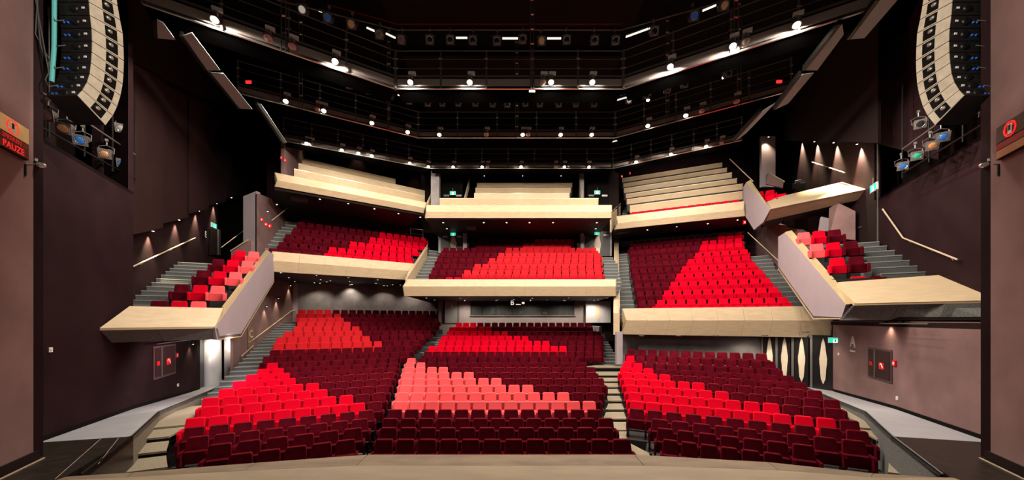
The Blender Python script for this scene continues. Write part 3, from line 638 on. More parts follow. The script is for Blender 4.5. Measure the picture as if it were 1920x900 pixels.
MB().prism([pl(402.5, 614.5, LVA, LVB), pl(505, 472, LVA, LVB), pl(499, 469, LVA-.28, LVB), pl(417, 576, LVA-.28, LVB)], (-.01, 0, .03)).build('sloping_cap', GOLD, t)
MB().prism([pl(402.5, 614.5, LVA, LVB), pl(417, 576, LVA-.28, LVB), TR, BR], (0, 0, .02)).build('corner_cap', GOLD, t)
MB().prism([pl(x, y, LVA+.012, LVB) for x, y in ((407, 636), (452, 629.5), (514, 526), (514, 528.2), (452, 631.6), (407, 638))], (.01, 0, 0)).build('lower_trim', GOLD, t)
def box_terrace(B, root, wl_, wr_, back=1.45, th=.78, plane=None, side=-1):
    u = Vector((math.cos(B.a), math.sin(B.a), 0)); v = Vector((-math.sin(B.a), math.cos(B.a), 0))
    for p, zt, cs in B.raw:
        z = zt-.87; q = Vector((*p, z)); n = len(cs)*.535
        def clip(r):     # run the terrace exactly up to the inside of the lavender parapet
            if plane is None: return r
            A, Bp = plane; tt = (A+Bp*r.y-r.x)/(u.x-Bp*u.y); return r+u*tt
        a, b_ = q-v*.6, q+v*(back-.55)
        ends = (a-u*wl_, clip(a), clip(b_), b_-u*wl_) if side < 0 else (clip(a), a+u*(n+wr_), b_+u*(n+wr_), clip(b_))
        MB().prism(ends, (0, 0, -(.42 if p is B.raw[0][0] else th))).build('terrace_step', CHAR, root)
box_terrace(LBOX, t, .05, .35, plane=(LVA-.2, LVB))
stair('grey carpeted steps with pale nosings climbing the left side box', (-12.25, 10.9, 3.1), (-.40, 1), (-1, -.5), 1.7, 17, .40, .2, skirt=.45)
# ---- lower right box
t = thing('side_box', (11.5, 11, 3.7), 'lower right side box with plywood front, black grille and lavender side', 'box')
BL, BR = pl(1602, 570, RVA, RVB), pl(1872, 561.5, RA2, RB); TL, TR = pl(1561, 530, RVA+.25, RVB), pl(1797, 513, RA2, RB)
BL.z = BR.z = (BL.z+BR.z)/2; TL.z = TR.z = (TL.z+TR.z)/2
TR = on3(1797, 513, BL, BR, TL); m1, m2 = TL.lerp(TR, .5), BL.lerp(BR, .52)
MB().prism([BL, m2, m1, TL], (0, .03, -.06)).build('front_board', PLY, t); MB().prism([m2, BR, TR, m1], (0, .03, -.06)).build('front_board', PLY, t)
GL, GR = pl(1578, 598, RVA, RVB), pl(1872, 600, RA2-.2, RB); GL.z = GR.z = 3.74
for a, b in ((0, .36), (.366, .68), (.684, 1)):
    k = Vector((0, 0, -.065)); MB().prism([BL.lerp(BR, a)+k, BL.lerp(BR, b)+k, GL.lerp(GR, b), GL.lerp(GR, a)], (.02, .12, 0)).build('grille', GRILLE, t)
MB().prism([BL+Vector((0, 0, -.065)), BR+Vector((0, 0, -.065)), BR+Vector((0, 0, -.03)), BL+Vector((0, 0, -.03))], (0, .05, 0)).build('edge_trim', GOLD, t)
RP = [(1459, 444), (1472, 436), (1586, 571), (1577, 597.5), (1525, 597), (1459, 503)]
MB().prism([pl(x, y, RVA, RVB) for x, y in RP], (.14, 0, 0)).build('lavender_side', LAV, t)
MB().prism([pl(1472, 436, RVA, RVB), pl(1586, 571, RVA, RVB), pl(1567, 528, RVA+.3, RVB), pl(1484, 433, RVA+.3, RVB)], (.01, 0, .03)).build('sloping_cap', GOLD, t)
MB().prism([pl(1586, 571, RVA, RVB), pl(1567, 528, RVA+.3, RVB), TL, BL], (0, 0, .02)).build('corner_cap', GOLD, t)
MB().prism([pl(x, y, RVA-.012, RVB) for x, y in ((1459, 502), (1525, 596), (1577, 596.5), (1577, 598.5), (1524, 598.5), (1459, 505))], (-.01, 0, 0)).build('lower_trim', GOLD, t)
MB().prism([GL, GR, (16, 14, 3.74), pl(1525, 597, RVA, RVB)], (0, 0, .1)).build('underside', DARK, t)
MB().prism([pl(1525, 597, RVA, RVB), pl(1459, 503, RVA, RVB), (17.5, 18.1, 6.4), (16, 14, 3.74)], (0, 0, .1)).build('sloped_underside', DARK, t)
box_terrace(RBOX, t, .3, .05, back=1.3, th=.9, plane=(RVA+.2, RVB), side=1)
stair('grey carpeted steps with pale nosings climbing the lower right side box', (13.0, 11.55, 4.62), (.36, 1), (1, -.5), 1.3, 9, .46, .27, skirt=.6)
# ---- upper right box
UVA, UVB = 7.11, .367
t = thing('side_box', (14, 19, 9.3), 'upper right side box with folded plywood front and small lavender side', 'box')
cA, cB = pl(1444.5, 392, UVA, UVB), pl(1623, 354.5, RA2, RB); tA, tB = pl(1429, 374, UVA+.3, UVB), pl(1588, 339, RA2, RB); bA, bB = pl(1431, 415.6, UVA, UVB), pl(1617, 373, RA2, RB)
for a, b in ((cA, cB), (tA, tB), (bA, bB)): a.z = b.z = (a.z+b.z)/2
tB = on3(1588, 339, cA, cB, tA); bB = on3(1617, 373, cA, cB, bA)
for i in range(2):
    x, y = i/2, (i+1)/2
    MB().prism([tA.lerp(tB, x), tA.lerp(tB, y), cA.lerp(cB, y), cA.lerp(cB, x)], (.03, .05, -.03)).build('upper_board', PLY, t)
    MB().prism([cA.lerp(cB, x), cA.lerp(cB, y), bA.lerp(bB, y), bA.lerp(bB, x)], (.05, .05, 0)).build('lower_board', PLY, t)
MB().prism([pl(x, y, UVA, UVB) for x, y in ((1393.5, 351), (1398.5, 342.7), (1444.5, 392), (1431, 416.7), (1413.5, 431), (1393.5, 399))], (.12, 0, 0)).build('lavender_side', LAV, t)
MB().prism([pl(1398.5, 342.7, UVA, UVB), pl(1444.5, 392, UVA, UVB), pl(1432, 374, UVA+.3, UVB), pl(1407, 338, UVA+.3, UVB)], (.01, 0, .03)).build('sloping_cap', GOLD, t)
for i in range(4):
    x, y = i/4+.004, (i+1)/4-.004; bk_ = Vector((.9, 1.3, .0))
    MB().prism([bA.lerp(bB, x), bA.lerp(bB, y), bA.lerp(bB, y)+bk_, bA.lerp(bB, x)+bk_], (0, 0, .08)).build('soffit_tile', CHAR, t)
MB().prism([bA+bk_, bB+bk_, bB+bk_+Vector((1, 4, 2)), bA+bk_+Vector((1, 4, 2))], (0, 0, .1)).build('sloped_underside', DARK, t)
box_terrace(UBOX, t, .2, .1, plane=(UVA+.2, UVB), side=1)
stair('two pale-nosed dark steps in the upper right side box', pl(1500, 350, 8.3, RB), (.4, 1), (1, -.5), 1.1, 3, .45, .25, m=CHAR)
# ================================================================ CATWALKS, LAMPS AND RIGGING
M_lampbody = MB().lathe((0, 0, 0), (0, -.35, -1), [(-.16, .05), (-.14, .085), (.0, .1), (.1, .11), (.115, .11)], 12).mesh('housing')
M_lampring = MB().lathe((0, -.035, -.1), (0, -.35, -1), [(0, .118), (.035, .12)], 12).mesh('rim')
M_bulb = MB().lathe((0, -.042, -.12), (0, -.35, -1), [(0, .095), (.03, .09), (.055, .06), (.07, .02)], 12).mesh('lens')
M_ballast = MB().box((.05, .02, .24), (.26, .12, .09)).mesh('ballast_box')
M_yoke = MB().tube([(-.12, 0, -.02), (-.13, 0, .14), (0, 0, .19), (.13, 0, .14), (.12, 0, -.02)], .011, 5).tube([(0, 0, .19), (0, 0, .34)], .014, 5).mesh('yoke')
for me, m in ((M_lampbody, ALU), (M_lampring, ALU), (M_ballast, WHITE), (M_yoke, GREYM)): me.materials.append(m)
M_bulb_on = M_bulb.copy(); M_bulb_on.materials.append(LENS); M_bulb_dim = M_bulb.copy(); M_bulb_dim.materials.append(LENS2); M_bulb_off = M_bulb.copy(); M_bulb_off.materials.append(mat('unlit_lens', (.5, .45, .38), .2))
def flood(p, state, rz, label, group, energy=0, tgt=None, col=(1, .88, .74), scale=1.0, angle=165):
    t = thing('flood_lamp', p, label, 'lamp', group, rz=rz, absolute=False); t.scale = (scale,)*3
    for nm, me in (('housing', M_lampbody), ('rim', M_lampring), ('lens', {'on': M_bulb_on, 'dim': M_bulb_dim, 'off': M_bulb_off}[state]), ('ballast_box', M_ballast), ('yoke', M_yoke)): link(nm, me, None, t)
    if energy:
        p = Vector(p); q = p+Vector((0, -.14, -.27)); light('house_light', 'SPOT', q, energy, col, .09, tgt or q+Vector((0, .1, -1)), angle, .5)
    return t
def catwalk(label, A, B, z, ph, nb, hang=(), rails=(.35, .7, 1.02), group='lighting catwalks under the roof'):
    """A,B plan ends (left to right as seen); z underside of the perforated fascia, ph its height, nb bays"""
    A = Vector((*A, 0)); B = Vector((*B, 0)); u = (B-A).normalized(); n = Vector((u.y, -u.x, 0))
    if n.y > 0: n = -n
    t = thing('catwalk', (A+B)/2+Vector((0, 0, z)), label, 'catwalk', group)
    for i in range(nb):
        a = A.lerp(B, i/nb)+u*.02; b = A.lerp(B, (i+1)/nb)-u*.02
        MB().prism([a+Vector((0, 0, z)), b+Vector((0, 0, z)), b+Vector((0, 0, z+ph)), a+Vector((0, 0, z+ph))], -n*.03).build('fascia_panel', MESHP, t)
    for zz, h, off, m in ((z-.03, .03, .03, ALU), (z+ph+.005, .035, .02, BMET), (z+ph+.05, .07, .03, GREYM)):
        MB().prism([A+n*off+Vector((0, 0, zz)), B+n*off+Vector((0, 0, zz)), B+n*off+Vector((0, 0, zz+h)), A+n*off+Vector((0, 0, zz+h))], -n*.06).build('beam', m, t)
    MB().prism([A+Vector((0, 0, z+.02)), B+Vector((0, 0, z+.02)), B-n*.9+Vector((0, 0, z+.02)), A-n*.9+Vector((0, 0, z+.02))], (0, 0, .06)).build('deck', mat('black_grating', (.002, .0018, .0018), 1, spec=0), t)
    for i in range(nb+1):
        a = A.lerp(B, i/nb)+n*.05
        po = MB().prism([a-u*.025+Vector((0, 0, z-.04)), a+u*.025+Vector((0, 0, z-.04)), a+u*.025+Vector((0, 0, z+ph+1.05)), a-u*.025+Vector((0, 0, z+ph+1.05))], n*.04); po = po.build('post', GREYM, t)
        for r in rails[:2]: sub('clamp', MB().box((a.x+n.x*.05, a.y+n.y*.05, z+ph+r), (.12, .03, .03)), ALU, po, t)
    for r in rails: MB().tube([A+n*.05+Vector((0, 0, z+ph+r)), B+n*.05+Vector((0, 0, z+ph+r))], .014 if r > .9 else .007, 5).build('rail', GREYM, t)
    for f_ in hang:
        a = A.lerp(B, f_)+n*.12
        for k in (-.06, .06): MB().tube([a+u*k+Vector((0, 0, z-.1)), a+u*k+Vector((0, 0, 18.3))], .018, 6).build('hanger_pole', GREYM, t)
        for q in range(9): MB().box((a.x, a.y, z+.5+q*.55), (.16, .05, .03)).build('hanger_rung', ALU, t)
    return t
Z1, Z2, Z3 = 12.5, 13.3, 13.9
C1 = [(-10.2, 9.5), (-4.4, 13), (4.2, 13), (10.2, 9.6)]; C2 = [(-11.5, 14.45), (-4.9, 18), (5.4, 18), (11.6, 14.3)]; C3 = [(-12.9, 19.45), (-5.5, 23), (6.75, 23), (12.95, 19.4)]
NM = ['left', 'centre', 'right']
for nm, C, z, ph, nbs, hg in (('front', C1, Z1, .36, (4, 5, 4), ((.48,), (.6,), (.52,))), ('middle', C2, Z2, .28, (5, 5, 5), ((.3, .8), (.5,), (.35, .75))), ('rear', C3, Z3, .24, (6, 7, 6), ((), (), ()))):
    for k in range(3): catwalk('%s section of the %s lighting catwalk with wire railing' % (NM[k], nm), C[k], C[k+1], z, ph, nbs[k], hg[k])
# flood lamps: (catwalk, section, pixel column, state)
def on_seg(C, k, px, z, out=.16):
    A = Vector((*C[k], 0)); B = Vector((*C[k+1], 0)); u = (B-A).normalized(); n = Vector((u.y, -u.x, 0))
    if n.y > 0: n = -n
    tt = hitline(px, A+n*out, u); q = A+n*out+u*tt; q.z = z; return q, math.atan2(u.y, u.x)
FL1 = [(0, 403, 'on'), (0, 503, 'off'), (0, 548, 'off'), (0, 628, 'on'), (1, 770, 'on'), (1, 881, 'on'), (1, 1018, 'off'), (1, 1033, 'on'), (1, 1110, 'on'), (2, 1257, 'on'), (2, 1374, 'on'), (2, 1398, 'off'), (2, 1493, 'on')]
FL2 = [(0, 536, 'on'), (0, 596, 'off'), (0, 607, 'on'), (0, 697, 'on'), (0, 764, 'on'), (1, 824, 'on'), (1, 912, 'off'), (1, 980, 'on'), (1, 990, 'off'), (1, 1051, 'on'), (1, 1109, 'on'), (2, 1215, 'on'), (2, 1286, 'on'), (2, 1316, 'off'), (2, 1381, 'off')]
FL3 = [(0, 575, 'on'), (0, 583, 'off'), (0, 641, 'dim'), (0, 672, 'on'), (0, 697, 'dim'), (0, 768, 'dim'), (0, 803, 'dim'), (1, 850, 'dim'), (1, 904, 'dim'), (1, 914, 'off'), (1, 977, 'on'), (1, 1042, 'off'), (1, 1058, 'dim'), (1, 1104, 'dim'), (2, 1193, 'dim'), (2, 1258, 'dim'), (2, 1324, 'dim'), (2, 1353, 'off')]
SN = {'on': 'bright lit', 'dim': 'softly lit', 'off': 'unlit'}
E1, E2, E3, E3D = 1550, 900, 200, 110
for nm, C, z, LSt, en in (('front', C1, Z1+.22, FL1, E1), ('middle', C2, Z2+.16, FL2, E2), ('rear', C3, Z3+.12, FL3, E3)):
    cnt = {}
    for k, px, s in LSt:
        q, rz = on_seg(C, k, px, z); key = (s, k); cnt[key] = cnt.get(key, 0)+1
        lab = '%s flood lamp, %s catwalk %s section, %s such lamp from left' % (SN[s], nm, NM[k], ORD[cnt[key]-1])
        flood(q, s, rz, lab, 'flood lamps along the catwalks', en*((.32, .24, 1.5)[k] if nm == 'middle' else (1.15, .88, 1.02)[k] if nm == 'front' else 1) if s == 'on' else (E3D*(2.0 if k == 2 else 1) if s == 'dim' else 0), q+Vector((-.25*math.sin(rz), {'front': .38, 'middle': .1, 'rear': .9}[nm], -1)))
# stage lanterns on bars
def lantern_meshes():
    body = MB().lathe((0, .30, 0), (0, -1, 0), [(0, .05), (.03, .09), (.22, .1), (.3, .085), (.5, .085)], 12).mesh('body')
    frame = MB().box((0, -.21, .0), (.26, .02, .26)).mesh('gel_frame')
    ring = MB().tube([(.095*math.cos(a*math.pi/8), -.225, .095*math.sin(a*math.pi/8)) for a in range(16)], .012, 5, closed=True).mesh('lens_ring')
    lens = MB().lathe((0, -.222, 0), (0, -1, 0), [(0, .088), (.02, .07), (.03, .03)], 14).mesh('lens')
    yoke = MB().tube([(-.14, 0, 0), (-.15, .0, .16), (0, 0, .22), (.15, 0, .16), (.14, 0, 0)], .012, 5).tube([(0, 0, .22), (0, 0, .36)], .016, 6).mesh('yoke')
    clamp = MB().box((0, 0, .37), (.06, .07, .07)).mesh('clamp')
    return body, frame, ring, lens, yoke, clamp
LM = lantern_meshes()
for me, m in zip(LM, (mat('lantern_body', (.05, .047, .045), .45), mat('lantern_frame', (.16, .145, .135), .5), ALU, GLASS_D, GREYM, ALU)): me.materials.append(m)
def lens_var(name, rgb, e):
    q = LM[3].copy(); q.materials.clear(); q.materials.append(mat(name, rgb, .1, emit=rgb, estr=e) if e else mat(name, rgb, .1)); return q
LENSV = {'dark': LM[3], 'blue': lens_var('blue_glint_lens', (.04, .16, .5), .12), 'amber': lens_var('amber_glint_lens', (.5, .22, .09), .15), 'pale': lens_var('pale_lens', (.75, .7, .6), .4), 'red': lens_var('red_glint_lens', (.6, .02, .02), .25), 'green': lens_var('green_glint_lens', (.04, .4, .25), .15), 'grey': lens_var('grey_lens', (.3, .3, .3), 0)}  # weak emission paints coloured glints on lenses of unlit lanterns
def lantern(p, rz, tilt, lens, label, group, s=1.0):
    t = thing('stage_lantern', p, label, 'spotlight', group, absolute=False); t.rotation_euler = (0, 0, rz); t.scale = (s,)*3
    R = Matrix.Rotation(tilt, 4, 'X')
    for nm, me in zip(('body', 'gel_frame', 'lens_ring', 'lens', 'yoke', 'clamp'), LM):
        o = link(nm, LENSV[lens] if nm == 'lens' else me, None, t)
        if nm not in ('yoke', 'clamp'): o.matrix_local = R
    return t
def bar(p, q, label, r=.025, group='black lighting bars'):
    b = MB().tube([p, q], r, 6).build('lighting_bar', GREYM, label=label, category='pipe', group=group)
    b2 = MB(); return b
def tube_light(p, q, label, group='fluorescent work lights in the roof'):
    p, q = Vector(p), Vector(q); t = thing('work_light', (p+q)/2, label, 'light', group)
    MB().tube([p, q], .035, 8).build('tube', TUBE, t); k = Vector((0, .03, .06)); MB().prism([p+k, q+k, q+k+Vector((0, .1, 0)), p+k+Vector((0, .1, 0))], (0, 0, .05)).build('housing', GREYM, t)
rowA = [(570, 20, 'pale'), (617, 35, 'blue'), (661, 47, 'amber'), (713, 66, 'grey'), (754, 76, 'grey'), (807, 76, 'dark'), (845, 76, 'dark'), (887, 77, 'dark'), (932, 78, 'dark'), (980, 75, 'dark'), (1015, 78, 'amber'), (1062, 76, 'dark'), (1114, 77, 'dark'), (1153, 77, 'dark'), (1225, 60, 'dark'), (1299, 32, 'blue'), (1355, 12, 'amber')]
for i, (px, py, ln) in enumerate(rowA):
    d = 14.3 if 740 < px < 1160 else 14.3-(abs(px-950)-205)/645*14.3*.42
    lantern(at(px, py, d), math.radians((px-950)*-.04), math.radians(34), ln, '%s stage lantern from left on the bar above the front catwalk' % ORD[i], 'stage lanterns above the front catwalk', 1.25)
for (a, b, d1, d2, lab) in (((745, 56), (1165, 56), 14.4, 14.4, 'centre'), ((520, 0), (745, 56), 12.2, 14.4, 'left'), ((1165, 56), (1400, -10), 14.4, 12.2, 'right')):
    bar(at(*a, d1), at(*b, d2), 'thin lighting bar carrying lanterns above the front catwalk, %s stretch' % lab)
for i, (a, b, d) in enumerate((((598, 20), (612, 25), 14.2), ((688, 52), (704, 59), 14.2), ((724, 63), (741, 71), 14.2), ((855, 71), (876, 71), 14.4), ((942, 72), (971, 72), 14.4), ((1026, 72), (1052, 72), 14.4), ((1174, 69), (1218, 53), 14.2), ((1318, 20), (1342, 10), 13.4), ((572, 130), (588, 136), 17), ((667, 155), (690, 162), 18.2), ((746, 178), (767, 184), 18.6), ((774, 185), (786, 189), 18.6), ((950, 189), (979, 189), 18.8), ((877, 189), (888, 189), 18.8), ((1156, 188), (1191, 178), 18.6), ((1252, 162), (1272, 156), 18.2), ((1332, 139), (1345, 133), 17.5), ((1294, 232), (1330, 224), 21), ((1148, 266), (1178, 258), 23), ((791, 258), (806, 265), 23), ((963, 264), (992, 264), 23), ((541, 116), (553, 119), 13), ((992, 171), (1003, 171), 13.1))):
    tube_light(at(*a, d), at(*b, d), '%s white work light tube of the roof, counted from the front' % ORD[i])
rowB = [(656, 162, 'amber'), (693, 172, 'dark'), (733, 182, 'amber'), (768, 191, 'dark'), (803, 195, 'dark'), (830, 195, 'dark'), (860, 195, 'dark'), (892, 195, 'dark'), (924, 196, 'dark'), (951, 197, 'dark'), (985, 195, 'dark'), (1012, 196, 'dark'), (1047, 196, 'dark'), (1079, 196, 'dark'), (1113, 196, 'dark'), (1178, 190, 'pale'), (1210, 181, 'dark'), (1250, 170, 'dark'), (1282, 160, 'dark'), (1363, 140, 'dark')]
for i, (px, py, ln) in enumerate(rowB):
    d = 19.2 if 790 < px < 1150 else 19.2-(abs(px-970)-180)/645*19*.35
    lantern(at(px, py, d), math.radians((px-970)*-.04), math.radians(26), ln, '%s stage lantern from left on the bar above the middle catwalk' % ORD[i], 'stage lanterns above the middle catwalk', 1.25)
bar(at(790, 182, 19.3), at(1150, 182, 19.3), 'thin lighting bar carrying lanterns above the middle catwalk, centre stretch')
bar(at(640, 146, 17.5), at(790, 182, 19.3), 'thin lighting bar carrying lanterns above the middle catwalk, left stretch')
bar(at(1150, 182, 19.3), at(1380, 128, 16.8), 'thin lighting bar carrying lanterns above the middle catwalk, right stretch')
# dark red cable conduit under the roof
MB().tube([at(620, 10, 14.6), at(745, 45, 14.9), at(1165, 45, 14.9)], .02, 5).build('cable_conduit', mat('dark_red_conduit', (.2, .008, .008), .6), label='dark red cable conduit running below the roof boards', category='conduit')
# speckled acoustic panels hung along the sides of the roof
ACP = [('nearest of the left row', [(294, 37), (306, 43), (329, 75), (296, 72)]), ('second of the left row', [(344, 67), (360, 61.5), (413, 132), (388.5, 132)]), ('third of the left row', [(395.5, 137), (419, 138), (473, 205), (451.5, 204)]), ('last and thinnest of the left row', [(483, 195), (490, 196), (538, 268), (533, 268)]),
       ('nearest of the right row', [(1650, 0), (1683, 0), (1621, 71.5), (1594.6, 74)]), ('second of the right row', [(1579, 45), (1582, 65), (1532.4, 132), (1510.6, 132)]), ('third of the right row', [(1504, 140), (1526, 137), (1484, 187), (1478, 194), (1454.7, 205)]), ('last of the right row', [(1430, 208), (1454, 193), (1399, 250), (1378, 265)])]
for lab, pts in ACP:
    P = [onz(x, y, 12.35+(.5 if 'last' in lab else 0)) for x, y in pts]
    t = thing('acoustic_panel', P[0], 'grey speckled acoustic panel under the roof edge, '+lab, 'panel', 'acoustic panels at the roof edge')
    MB().prism(P, (0, 0, .025)).build('board', ACOU, t)
    s = -1 if 'left' in lab else 1
    MB().prism([P[0]+Vector((-.12, 0, -.02)), P[0]+Vector((-.03, 0, -.02)), P[-1]+Vector((-.03, 0, -.02)), P[-1]+Vector((-.12, 0, -.02))], (0, 0, .16)).build('edge_channel', BMET, t)

# ---- line arrays
FX = [(162, -68), (163, -44), (164.5, -20), (166, 4), (168, 29), (171, 53), (172, 77), (171.5, 98), (170, 118), (167.5, 138), (162.5, 154), (153.6, 169), (144, 179)]
FF = [(212, -41), (216, -15), (219.6, 11), (224, 37), (229, 62), (230.6, 88), (231.4, 114), (230.6, 138), (229, 158), (225, 179), (218.5, 200), (210.5, 216.5), (196.5, 235)]
def yz(px, py): d = 8.6*FPX/(960-px); return d, EYE+(HOR-py)/FPX*d
CABS = mat('beige_cabinet_side', (.52, .46, .36), .6, noise=.2, nscale=9, bump=.1)
BLUEC = mat('blue_connector', (.02, .12, .6), .4); TEAL = mat('teal_cable_sleeve', (.10, .42, .42), .6); CABLE = mat('grey_cable', (.07, .07, .07), .5)
for s, X in ((-1, -8.6), (1, 8.95)):
    sd = 'left' if s < 0 else 'right'; Wd = .62
    for i in range(len(FX)-1):
        r0, r1, f0, f1 = yz(*FX[i]), yz(*FX[i+1]), yz(*FF[i]), yz(*FF[i+1])
        pr = [Vector((X, y, z)) for y, z in (r0, f0, f1, r1)]; cen = sum(pr, Vector())/4
        ax_ = (pr[1]-pr[0]+pr[2]-pr[3]).normalized(); sh = [cen+(q-cen)*.995-((q-cen)-ax_*(q-cen).dot(ax_))*.05 for q in pr]
        n = len(FX)-2-i
        t = thing('array_loudspeaker', cen, '%s cabinet from the bottom of the %s hanging loudspeaker array' % (ORD[n], sd), 'loudspeaker', 'cabinets of the hanging loudspeaker arrays')
        MB().prism(sh, (s*Wd, 0, 0)).build('cabinet', BMET if False else mat('black_cabinet', (.01, .01, .01), .5), t)
        MB().prism([q+Vector((-s*.012, 0, 0)) for q in sh], (s*.012, 0, 0)).build('side_plate', CABS, t)
        L = lambda a, b: (sh[0].lerp(sh[1], a)).lerp(sh[3].lerp(sh[2], a), b)
        o = Vector((-s*.016, 0, 0))
        MB().prism([L(.42, .08)+o, L(.80, .08)+o, L(.80, .92)+o, L(.42, .92)+o], (s*.005, 0, 0)).build('recess', BLACK, t)
        c = L(.56, .42)+o
        MB().lathe(c, (-s, 0, 0), [(0, .045), (.02, .042), (.035, .025), (.04, .01)], 10).build('steel_lug', ALU, t)
        rr = sh[0].lerp(sh[3], .45)
        MB().box((rr.x+s*.11, rr.y-.012, rr.z), (.055, .01, .04)).build('sticker', WHITE, t)
        MB().lathe((rr.x+s*.30, rr.y-.005, rr.z), (0, -1, 0), [(0, .08), (.02, .07), (.03, .05)], 12).build('rear_driver', BMET, t)
        if n % 3 != 2:
            for dx in (.44, .52): MB().lathe((rr.x+s*dx, rr.y, rr.z-.03), (0, -1, 0), [(0, .02), (.02, .02), (.03, .014)], 8).build('connector', BLUEC, t)
        if n % 2: MB().tube([(rr.x+s*.47, rr.y-.05, rr.z-.02), (rr.x+s*.52, rr.y-.15, rr.z-.12), (rr.x+s*.60, rr.y-.14, rr.z+.02), (rr.x+s*.62, rr.y-.08, rr.z+.2)], .009, 5).build('cable', CABLE, t)
    MB().tube([(X+s*.58, 6.86, 8.5), (X+s*.56, 6.88, 9.2), (X+s*.58, 6.9, 10.2), (X+s*.56, 6.85, 12.4)], .035, 8).build('hanging_cables', TEAL, label='teal sleeved cable bundle hanging behind the %s loudspeaker array' % sd, category='cable')
    for q in range(3):
        MB().tube([(X+s*(.62+.05*q), 6.85, 12.4), (X+s*(.75+.08*q), 6.8, 10.6), (X+s*(.82-.1*q), 6.8, 9.4-.2*q), (X+s*.6, 6.86, 8.9-.2*q)], .01, 5).build('loose_cable', CABLE, label='loose grey cable looping behind the %s loudspeaker array, %s strand' % (sd, ('inner', 'middle', 'outer')[q]), category='cable')
    # lighting ladder and side lanterns in the bay
    ys = [8.2, 8.9, 9.6, 10.3]
    pxs = [(125, 240, 'amber'), (155, 262, 'blue'), (200, 287, 'amber'), (233, 305, 'blue'), (90, 215, 'grey'), (230, 240, 'grey')] if s < 0 else [(1846, 205, 'red'), (1764, 256, 'blue'), (1744, 272, 'amber'), (1716, 291, 'green'), (1690, 310, 'blue'), (1722, 232, 'dark')]
    base = [pl(x, y, (LA-.4 if s < 0 else RA+.75), (LB if s < 0 else RB)) for x, y, _ in pxs]
    for i, ((x, y, ln), p) in enumerate(zip(pxs, base)):
        lantern(p, math.radians(-s*38), math.radians(25), ln, '%s lens stage lantern in the %s side lighting bay, %s one' % (ln, sd, ('highest', 'second', 'third', 'fourth', 'fifth', 'far')[i]), 'lanterns in the side lighting bays', 1.05)
    o = Vector((0, 0, .5))
    lb = thing('lighting_ladder', base[0], 'black pipe ladder holding lanterns in the %s side bay' % sd, 'rack')
    k0, k1 = base[0]+o+(base[0]-base[3])*.4, base[3]+o+(base[3]-base[0])*.25
    MB().tube([k0, k1], .025, 6).build('pipe', GREYM, lb); MB().tube([k0+Vector((0, 0, -.85)), k1+Vector((0, 0, -.85))], .025, 6).build('pipe', BMET, lb)
    for a in (.1, .4, .7, 1.0):
        q = k0.lerp(k1, a); MB().tube([q+Vector((0, 0, 2.2)), q+Vector((0, 0, -1.0))], .02, 6).build('upright', BMET, lb)
# ================================================================ SIGNS, DOORS, FITTINGS
def quad_on(A, B, x0, y0, x1, y1, off, y0b=None, y1b=None):
    """rectangle on wall plane x=A+B*y seen between pixel columns x0,x1; heights taken at x0"""
    a, b = pl(x0, y0, A+off, B), pl(x0, y1, A+off, B); c = pl(x1, y0, A+off, B); return [a, Vector((c.x, c.y, a.z)), Vector((c.x, c.y, b.z)), b]
def plate(name, Q, th, m, parent=None, **tags): return MB().prism(Q, th).build(name, m, parent, **tags)
def inset(Q, a, b, c, d):
    L = lambda u, v: (Q[0].lerp(Q[1], u)).lerp(Q[3].lerp(Q[2], u), v)
    return [L(a, c), L(b, c), L(b, d), L(a, d)]
def sh(Q, v): return [q+Vector(v) for q in Q]
